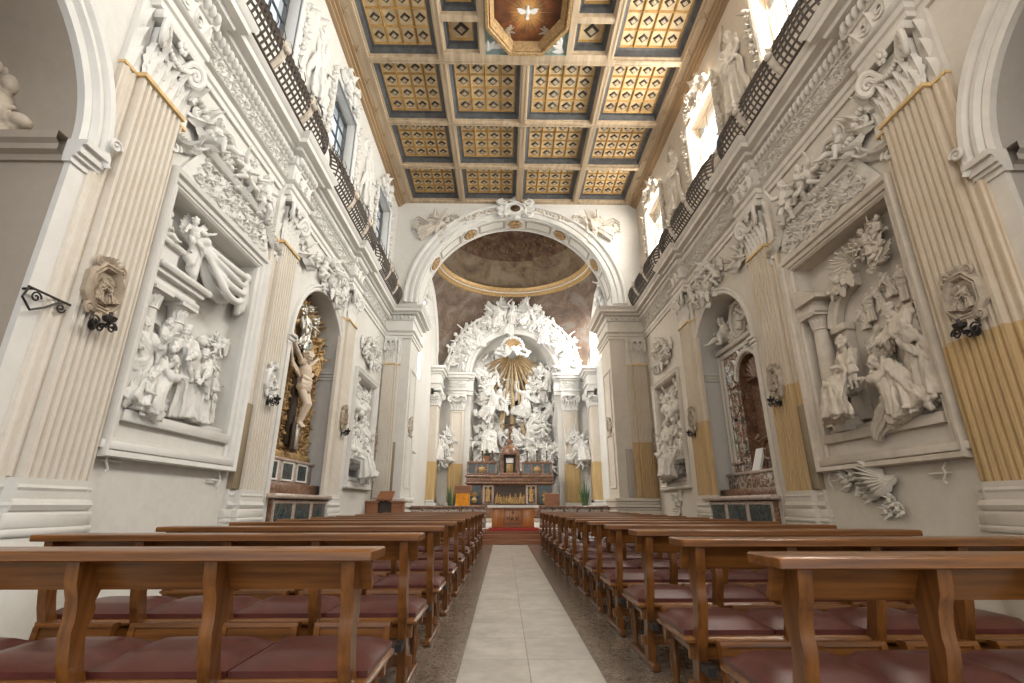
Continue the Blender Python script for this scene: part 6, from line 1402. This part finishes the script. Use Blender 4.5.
mb = MB(); wbox(mb, TH, -.15, .15, 2.46, 2.86, -.3, -.2, .02); obj('gilded_door', mb, 'giltd', o); mb = MB(); wbox(mb, TH, -.17, .17, 2.90, 3.12, -.3, -.2, .02); obj('white_veil', mb, 'paper', o)
mb = MB(); lathe(mb, [(.44, 0), (.42, .08), (.34, .22), (.18, .34), (.10, .40), (.12, .50), (.13, .56), (.05, .62), (.02, .68)], TH(0, 3.36, -.42), 20); obj('dome', mb, 'mbrown', o)
o = thing('altar_crucifix', TH(0, 4.03, -.42), 'dark crucifix standing on the tabernacle dome', 'crucifix')
mb = MB(); wbox(mb, TH, -.035, .035, 4.03, 4.98, -.45, -.39, .008); wbox(mb, TH, -.33, .33, 4.62, 4.69, -.45, -.39, .008); lathe(mb, [(.08, 0), (.05, .06), (.04, .1)], TH(0, 4.0, -.42), 12); obj('cross', mb, 'bronze', o); inst('corpus', L['christ'], 'bronze', TH, 0, 4.1, -.37, .33, parent=o)
for i, x in enumerate((-1.70, -1.25, -.80, .80, 1.25, 1.70)):
    o = thing('candlestick', TH(x, 2.96, -.45), 'dark altar candlestick, %s from the left on the high altar' % ('first', 'second', 'third', 'fourth', 'fifth', 'sixth')[i], 'candlestick', 'candlesticks on the high altar')
    mb = MB(); lathe(mb, [(.07, 0), (.06, .04), (.02, .08), (.035, .16), (.018, .2), (.03, .34), (.016, .4), (.05, .48), (.05, .5)], TH(x, 2.96, -.45), 12); obj('stem', mb, 'bronze', o); mb = MB(); lathe(mb, [(.018, 0), (.018, .34), (.004, .36)], TH(x, 3.46, -.45), 8); obj('candle', mb, 'candle', o)
# platform in front of the high altar
mb = MB(); box(mb, -2.6, 3.1, 21.2, 23.6, .42, .56, None, .01); obj('altar_platform', mb, 'mpink', label='low pale marble platform carrying the high altar', cat='platform')
# ------------------------------------------------------------------ front altar with PAX
o = thing('wooden_altar', (.28, 16.55, .433), 'wooden altar with carved PAX panel under a white cloth, on red carpet', 'altar')
T4 = lambda a, z, d: (.28 + a, 16.2 - d, z)
mb = MB(); wbox(mb, T4, -.66, .66, .433, 1.03, -.8, -.0, .01); obj('body', mb, 'oak', o)
mb = MB()
for a, b in ((-.66, -.30), (.30, .66)): wbox(mb, T4, a + .01, b - .01, .45, 1.01, -.02, .03, .01)
obj('side_panel', mb, 'oak', o)
mb = MB(); mould(mb, [(-.28, .56), (.28, .56), (.28, .98), (-.28, .98)], [(0, 0), (0, .03), (.03, .03), (.04, .005)], T4, True); wbox(mb, T4, -.26, .26, .45, .54, -.02, .01); p = obj('carved_panel', mb, 'walnut', o)
cu = bpy.data.curves.new('pax', 'FONT'); cu.body = 'PAX'; cu.size = .20; cu.extrude = .006; cu.align_x = 'CENTER'
to = bpy.data.objects.new('tmp', cu); COL.objects.link(to); dg = bpy.context.evaluated_depsgraph_get(); me = bpy.data.meshes.new_from_object(to.evaluated_get(dg)); bpy.data.objects.remove(to)
mb = MB(); mb.add([(v.co.x * 1.05, .62 + v.co.y, .012 + v.co.z) for v in me.vertices], [tuple(f.vertices) for f in me.polygons], T4)
wbox(mb, T4, -.012, .012, .80, .94, .0, .018); wbox(mb, T4, -.045, .045, .87, .895, .0, .018); obj('lettering', mb, 'dark', p, angle=20)
mb = MB(); wbox(mb, T4, -.78, .78, 1.03, 1.09, -.95, .10, .01); obj('mensa', mb, 'oak', o)
mb = MB(); wbox(mb, T4, -.80, .80, 1.09, 1.10, -.97, .12); wbox(mb, T4, -.80, .80, 1.035, 1.10, .11, .122); 
for k in range(27): prism(mb, [(-.80 + .0593 * k, 1.036), (-.80 + .0593 * (k + 1), 1.036), (-.80 + .0593 * (k + .5), 1.005)], .111, .121, lambda a, z, d: T4(a, z, d))
obj('altar_cloth', mb, 'paper', label='white lace-edged cloth on the wooden altar', cat='tablecloth')
# rails of inlaid marble either side
for x0, x1, lb in ((-3.02, -.58, 'left'), (1.14, 3.52, 'right')):
    o = thing('altar_rail', ((x0 + x1) / 2, 16.6, .42), 'low inlaid marble altar rail %s of the wooden altar' % lb, 'altar rail')
    mb = MB(); box(mb, x0, x1, 16.5, 16.72, .42, .54, None, .01); box(mb, x0, x1, 16.54, 16.68, .54, 1.0); obj('wall', mb, 'inlay', o)
    mb = MB(); box(mb, x0, x1, 16.46, 16.76, 1.0, 1.075, None, .02); obj('handrail', mb, 'mbrown', o)
    n = 6; w = (x1 - x0) / n
    for k in range(n):
        a = x0 + w * k + .05; mb = MB(); mould(mb, [(a, .58), (a + w - .1, .58), (a + w - .1, .96), (a, .96)], [(0, 0), (0, .03), (.05, .03), (.06, .0)], lambda u, z, d: (u, 16.54 - d, z), True); 
        for q in range(10): t = 2 * pi * q / 10; sphere(mb, (a + w / 2 - .05 + .08 * cos(t), 16.53, .77 + .1 * sin(t)), (.035, .02, .035), None, 6, 4)
        p = obj('inlaid_panel', mb, 'mpink', o)
        mb = MB(); sphere(mb, (a + w / 2 - .05, 16.53, .77), (.06, .025, .075), None, 8, 6); obj('inlay_flower', mb, 'inlay', p)
# ambo at the left pier, lectern, box, plants
o = thing('wooden_pulpit', (-3.42, 14.85, 0), 'low brown wooden pulpit with sloping book rest by the left arch pier', 'pulpit')
mb = MB(); box(mb, -4.0, -2.88, 14.75, 15.3, .0, .12, None, .01); box(mb, -3.97, -3.62, 14.9, 15.28, .12, 1.18, None, .01); box(mb, -3.24, -2.92, 14.9, 15.28, .12, 1.18, None, .01); box(mb, -4.0, -3.58, 14.86, 15.3, 1.16, 1.22, None, .01); box(mb, -3.28, -2.88, 14.86, 15.3, 1.16, 1.22, None, .01); obj('panelling', mb, 'walnut', o)
mb = MB(); box(mb, -3.62, -3.24, 15.0, 15.28, .12, 1.2); obj('dark_opening', mb, 'dark', o)
mb = MB(); prism(mb, [(14.84, 1.22), (15.2, 1.46), (15.2, 1.49), (14.82, 1.25)], -3.66, -3.22, None, 'yz'); prism(mb, [(15.04, 1.2), (15.16, 1.2), (15.16, 1.44), (15.04, 1.36)], -3.5, -3.38, None, 'yz'); obj('book_rest', mb, 'walnut', o)
o = thing('lectern', (-1.42, 18, .42), 'brown reading desk with bright orange cloth, left of the high altar', 'lectern')
mb = MB(); box(mb, -1.68, -1.16, 17.8, 18.2, .42, .5, None, .01); box(mb, -1.46, -1.38, 17.95, 18.05, .5, 1.46); prism(mb, [(17.78, 1.46), (18.15, 1.70), (18.15, 1.76), (17.76, 1.54)], -1.70, -1.14, None, 'yz'); box(mb, -1.70, -1.14, 17.75, 17.79, 1.47, 1.74, None, .01); obj('desk', mb, 'walnut', o)
mb = MB(); V = []
for j in range(7):
    for i in range(25): V.append((-1.66 + .48 * i / 24, 17.70 - .035 * abs(sin(i * .9)) - .01 * j, 1.48 - .09 * j))
mb.add(V, [(j * 25 + i, j * 25 + i + 1, (j + 1) * 25 + i + 1, (j + 1) * 25 + i) for j in range(6) for i in range(24)]); V2 = [(x, 17.79, z) for x, y, z in V]
mb.add(V2, [(j * 25 + i, j * 25 + i + 1, (j + 1) * 25 + i + 1, (j + 1) * 25 + i) for j in range(6) for i in range(24)]); obj('orange_cloth', mb, 'orange', o)
o = thing('sedile', (1.66, 18.05, .42), 'dark wooden seat box right of the wooden altar', 'seat')
mb = MB(); box(mb, 1.44, 1.90, 17.8, 18.3, .42, .95, None, .01); box(mb, 1.44, 1.90, 18.2, 18.3, .95, 1.50, None, .02); obj('box', mb, 'walnut', o); mb = MB(); box(mb, 1.46, 1.88, 17.82, 18.19, .95, 1.0, None, .02); obj('seat', mb, 'leather', o)
mb = MB(); box(mb, 1.42, 1.92, 17.78, 17.86, .95, 1.48, None, .015); obj('front_board', mb, 'walnut', o)
def plant(x, y, z, h, seed, label, spiky):
    o = thing('potted_plant', (x, y, z), label, 'plant'); r_ = random.Random(seed)
    mb = MB(); lathe(mb, [(.09, 0), (.13, .2), (.15, .2), (.15, .25), (.12, .25), (.11, .2)], (x, y, z), 16); obj('pot', mb, 'pot', o)
    mb = MB()
    for k in range(26):
        a = r_.uniform(0, 6.3); l = h * r_.uniform(.45, 1); b = r_.uniform(.08, .30); pts = [(x, y, z + .2)]; 
        pts += [(x + cos(a) * b * l * t, y + sin(a) * b * l * t, z + .2 + l * (t - .25 * b * t * t)) for t in (.35, .7, 1)]
        V = []; c, s = -sin(a), cos(a)
        for i, p in enumerate(pts): w = (.012, .035, .03, .002)[i]; V += [(p[0] - c * w, p[1] - s * w, p[2]), (p[0] + c * w, p[1] + s * w, p[2]), (p[0], p[1], p[2] - .01)]
        mb.add(V, [(3 * i + q, 3 * i + (q + 1) % 3, 3 * i + 3 + (q + 1) % 3, 3 * i + 3 + q) for i in range(3) for q in range(3)])
    obj('leaves', mb, 'green', o)
plant(-2.42, 19.6, .42, .6, 1, 'small potted plant far left behind the altar rail', 1); plant(-2.05, 20.2, .42, 1.4, 2, 'taller potted plant beside the left apse pilaster foot', 1); plant(3.12, 19.8, .42, 1.5, 3, 'tall potted plant behind the right altar rail', 1)
plant(-1.05 + .25, 22.9, 2.96, .42, 5, 'little green plant on the left reliquary chest', 1)
# ------------------------------------------------------------------ pews
def bx(mb, *a, bev=.006): box(mb, *a, None, bev)
POST = [(-.085, .885), (.125, .885), (.12, .83), (.075, .775), (.05, .72), (.062, .69), (.058, .655), (.038, .62), (.05, .56), (.075, .48), (.125, .38), (.165, .20), (.19, .0), (.10, .0), (.078, .18), (.042, .36), (-.01, .50), (-.030, .58), (-.038, .62), (-.033, .655), (-.036, .69), (-.045, .74), (-.072, .80)]
def pew(x0, Lp, posts, ncush, y, label, group, end):
    """one pew; x0 its left end, y the line of its book ledge"""
    o = thing('pew', (x0 + Lp / 2, y + .15, 0.012), label, 'pew', group)
    mb = MB(); box(mb, x0, x0 + Lp, y - .115, y + .13, .885, .925, None, .005); obj('book_ledge', mb, 'wx', o)
    mb = MB(); prism(mb, [(y - .01, .885), (y + .02, .885), (y + .085, .772), (y + .055, .762)], x0 + .03, x0 + Lp - .03, None, 'yz'); obj('shelf_board', mb, 'wx', o)
    for p in posts:
        mb = MB(); prism(mb, [(y + a, max(.012, b)) for a, b in POST], x0 + p - .026, x0 + p + .026, None, 'yz'); obj('upright', mb, 'wz', o, angle=30)
    mb = MB(); box(mb, x0 + .02, x0 + Lp - .02, y + .06, y + .60, .385, .42, None, .012); box(mb, x0 + .05, x0 + Lp - .05, y + .52, y + .56, .31, .385); box(mb, x0 + .05, x0 + Lp - .05, y + .14, y + .17, .14, .20); box(mb, x0 + .05, x0 + Lp - .05, y + .10, y + .13, .31, .385); obj('seat_board', mb, 'wx', o)
    for p in (posts[0], posts[-1]):
        mb = MB(); box(mb, x0 + p - .03, x0 + p + .03, y - .02, y + .62, .012, .055, None, .008); box(mb, x0 + p - .02, x0 + p + .02, y + .10, y + .56, .33, .385); lathe(mb, [(.018, .012), (.026, .05), (.018, .09), (.03, .16), (.032, .22), (.02, .27), (.03, .30), (.03, .385)], (x0 + p, y + .54, 0), 12); obj('front_leg', mb, 'wz', o)
    w = (Lp - .06) / ncush
    for k in range(ncush):
        a = x0 + .03 + w * k; mb = MB(); V = []; nx, ny = 8, 6
        for top in (1, 0):
            for j in range(ny + 1):
                for i in range(nx + 1):
                    u, v = i / nx * 2 - 1, j / ny * 2 - 1; e = (1 - abs(u) ** 6) * (1 - abs(v) ** 6)
                    V.append((a + w / 2 + u * (w / 2 - .004), y + .355 + v * .235, (.445 + .045 * e ** .6) if top else .421))
        n1 = nx + 1; q = n1 * (ny + 1); F = []
        for j in range(ny):
            for i in range(nx): b = j * n1 + i; F += [(b, b + 1, b + n1 + 1, b + n1), (q + b, q + b + n1, q + b + n1 + 1, q + b + 1)]
        for i in range(nx): F += [(i, q + i, q + i + 1, i + 1), (ny * n1 + i, ny * n1 + i + 1, q + ny * n1 + i + 1, q + ny * n1 + i)]
        for j in range(ny): F += [(j * n1, (j + 1) * n1, q + (j + 1) * n1, q + j * n1), (j * n1 + nx, q + j * n1 + nx, q + (j + 1) * n1 + nx, (j + 1) * n1 + nx)]
        mb.add(V, F); obj('cushion', mb, 'leather', o, angle=50)
    for k in range(len(posts) - 1):
        a, b = x0 + posts[k] + .05, x0 + posts[k + 1] - .05; mb = MB()
        prism(mb, [(y - .10, .21), (y - .06, .20), (y - .03, .40), (y - .075, .41)], a, b, None, 'yz'); prism(mb, [(y - .115, .205), (y - .10, .205), (y - .072, .412), (y - .088, .416)], a + .0, a + .035, None, 'yz'); prism(mb, [(y - .115, .205), (y - .10, .205), (y - .072, .412), (y - .088, .416)], b - .035, b, None, 'yz')
        prism(mb, [(y - .085, .41), (y - .02, .40), (y - .015, .425), (y - .08, .432)], a, b, None, 'yz'); obj('kneeler', mb, 'wx', o)
    for p in (posts[0], posts[-1]): mb = MB(); box(mb, x0 + p - .02, x0 + p + .02, y - .06, y + .05, .27, .31); obj('kneeler_hinge', mb, 'iron', o)
    return o
def pew_copy(src, dx, dy, label, group):
    r = src.copy(); COL.objects.link(r); r.location = src.location + Vector((dx, dy, 0)); r['label'] = label; r['group'] = group
    for ch in list(src.children): c = ch.copy(); COL.objects.link(c); c.parent = r
    return r
ORD = ['front-most', 'second', 'third', 'fourth', 'fifth', 'sixth', 'seventh', 'eighth', 'ninth', 'tenth', 'eleventh', 'twelfth', 'thirteenth', 'fourteenth', 'fifteenth']
LY = [2.26 + 1.15 * k for k in range(11)]; RY = [1.97 + .965 * k for k in range(13)]
def lab(k, n, side): 
    if k == 0: return 'pew nearest the camera on the %s of the aisle, cropped by the picture edge' % side
    if k == n - 1: return 'last pew before the altar steps on the %s of the aisle' % side
    return 'wooden pew with burgundy cushions on the %s of the aisle, %s row from the camera' % (side, ORD[k])
src = None
for k, y in enumerate(LY):
    if src is None: src = pew(-.53 - 2.40, 2.40, [.10, .66, 1.20, 1.75, 2.30], 4, y, lab(0, 11, 'left'), 'pews left of the aisle', 1)
    else: pew_copy(src, .003 * k, y - LY[0], lab(k, len(LY), 'left'), 'pews left of the aisle')
src = None
for k, y in enumerate(RY):
    if src is None: src = pew(.965, 2.10, [.10, .60, 1.06, 1.54, 2.02], 4, y, lab(0, 13, 'right'), 'pews right of the aisle', 1)
    else: pew_copy(src, -.004 * k, y - RY[0], lab(k, len(RY), 'right'), 'pews right of the aisle')
# ------------------------------------------------------------------ daylight, added fill lamps, sky, camera
w = bpy.data.worlds.new('sky'); SC.world = w; w.use_nodes = True; nt = w.node_tree; bg = nt.nodes['Background']
bg.inputs['Color'].default_value = (.88, .935, 1.0, 1); bg.inputs['Strength'].default_value = 1.0
def area(name, loc, look, sx, sy, power, col, portal=False):
    l = bpy.data.lights.new(name, 'AREA'); l.shape = 'RECTANGLE'; l.size = sx; l.size_y = sy; l.energy = power; l.color = col
    if portal: l.cycles.is_portal = True
    o = bpy.data.objects.new(name, l); COL.objects.link(o); o.location = loc
    d = Vector(look) - Vector(loc); o.rotation_euler = d.to_track_quat('-Z', 'Y').to_euler(); return o
for a, b in WINS:
    c = (a + b) / 2
    area('daylight_right', (CLX['right'] + .47, c, 9.95), (CLX['right'] - 4, c, 8.0), 1.9, 3.6, 700 if c < 12 else 380, (1, .945, .86))
area('daylight_chancel_right', (CX1 + .9, 22.0, 8.9), (0, 22.2, 4.0), 3.4, 3.4, 700, (1, .96, .90))
area('fill_chancel_left', (CX0 - .9, 18.35, 8.2), (1.2, 23.5, 3.0), 2.4, 4.2, 800, (1, .97, .93))  # added fill for the chancel, sent through the unseen left window
area('rear_fill', (.4, -3.2, 6.5), (.4, 10, 4.2), 8.5, 6, 210, (1, .95, .88))  # added fill lamp in the open back of the nave, behind the camera
sn = bpy.data.lights.new('soft_sun', 'SUN'); sn.energy = 3.9; sn.angle = math.radians(50); sn.color = (1, .92, .82)
so = bpy.data.objects.new('soft_sun', sn); COL.objects.link(so); so.rotation_euler = Vector((1, .12, -.62)).to_track_quat('-Z', 'Y').to_euler()
cam = bpy.data.cameras.new('camera'); co = bpy.data.objects.new('camera', cam); COL.objects.link(co)
F_, VX, VY = 490., 504., 505.
p = math.atan((VY - 341.5) / F_); yw = math.atan(8 * cos(p) / F_)
cam.sensor_width = 36; cam.lens = 36 * F_ / 1024; cam.clip_start = .05
co.location = (0, 0, 1.1); co.rotation_euler = (pi / 2 + p, 0, -yw); SC.camera = co
vs = SC.view_settings; vs.view_transform = 'Standard'; vs.look = 'None'; vs.exposure = 0.58; vs.gamma = 1; vs.use_curve_mapping = False
SC.cycles.use_denoising = True; SC.cycles.max_bounces = 8; SC.cycles.diffuse_bounces = 3; SC.cycles.caustics_reflective = False; SC.cycles.caustics_refractive = False
SC.cycles.sample_clamp_indirect = 8
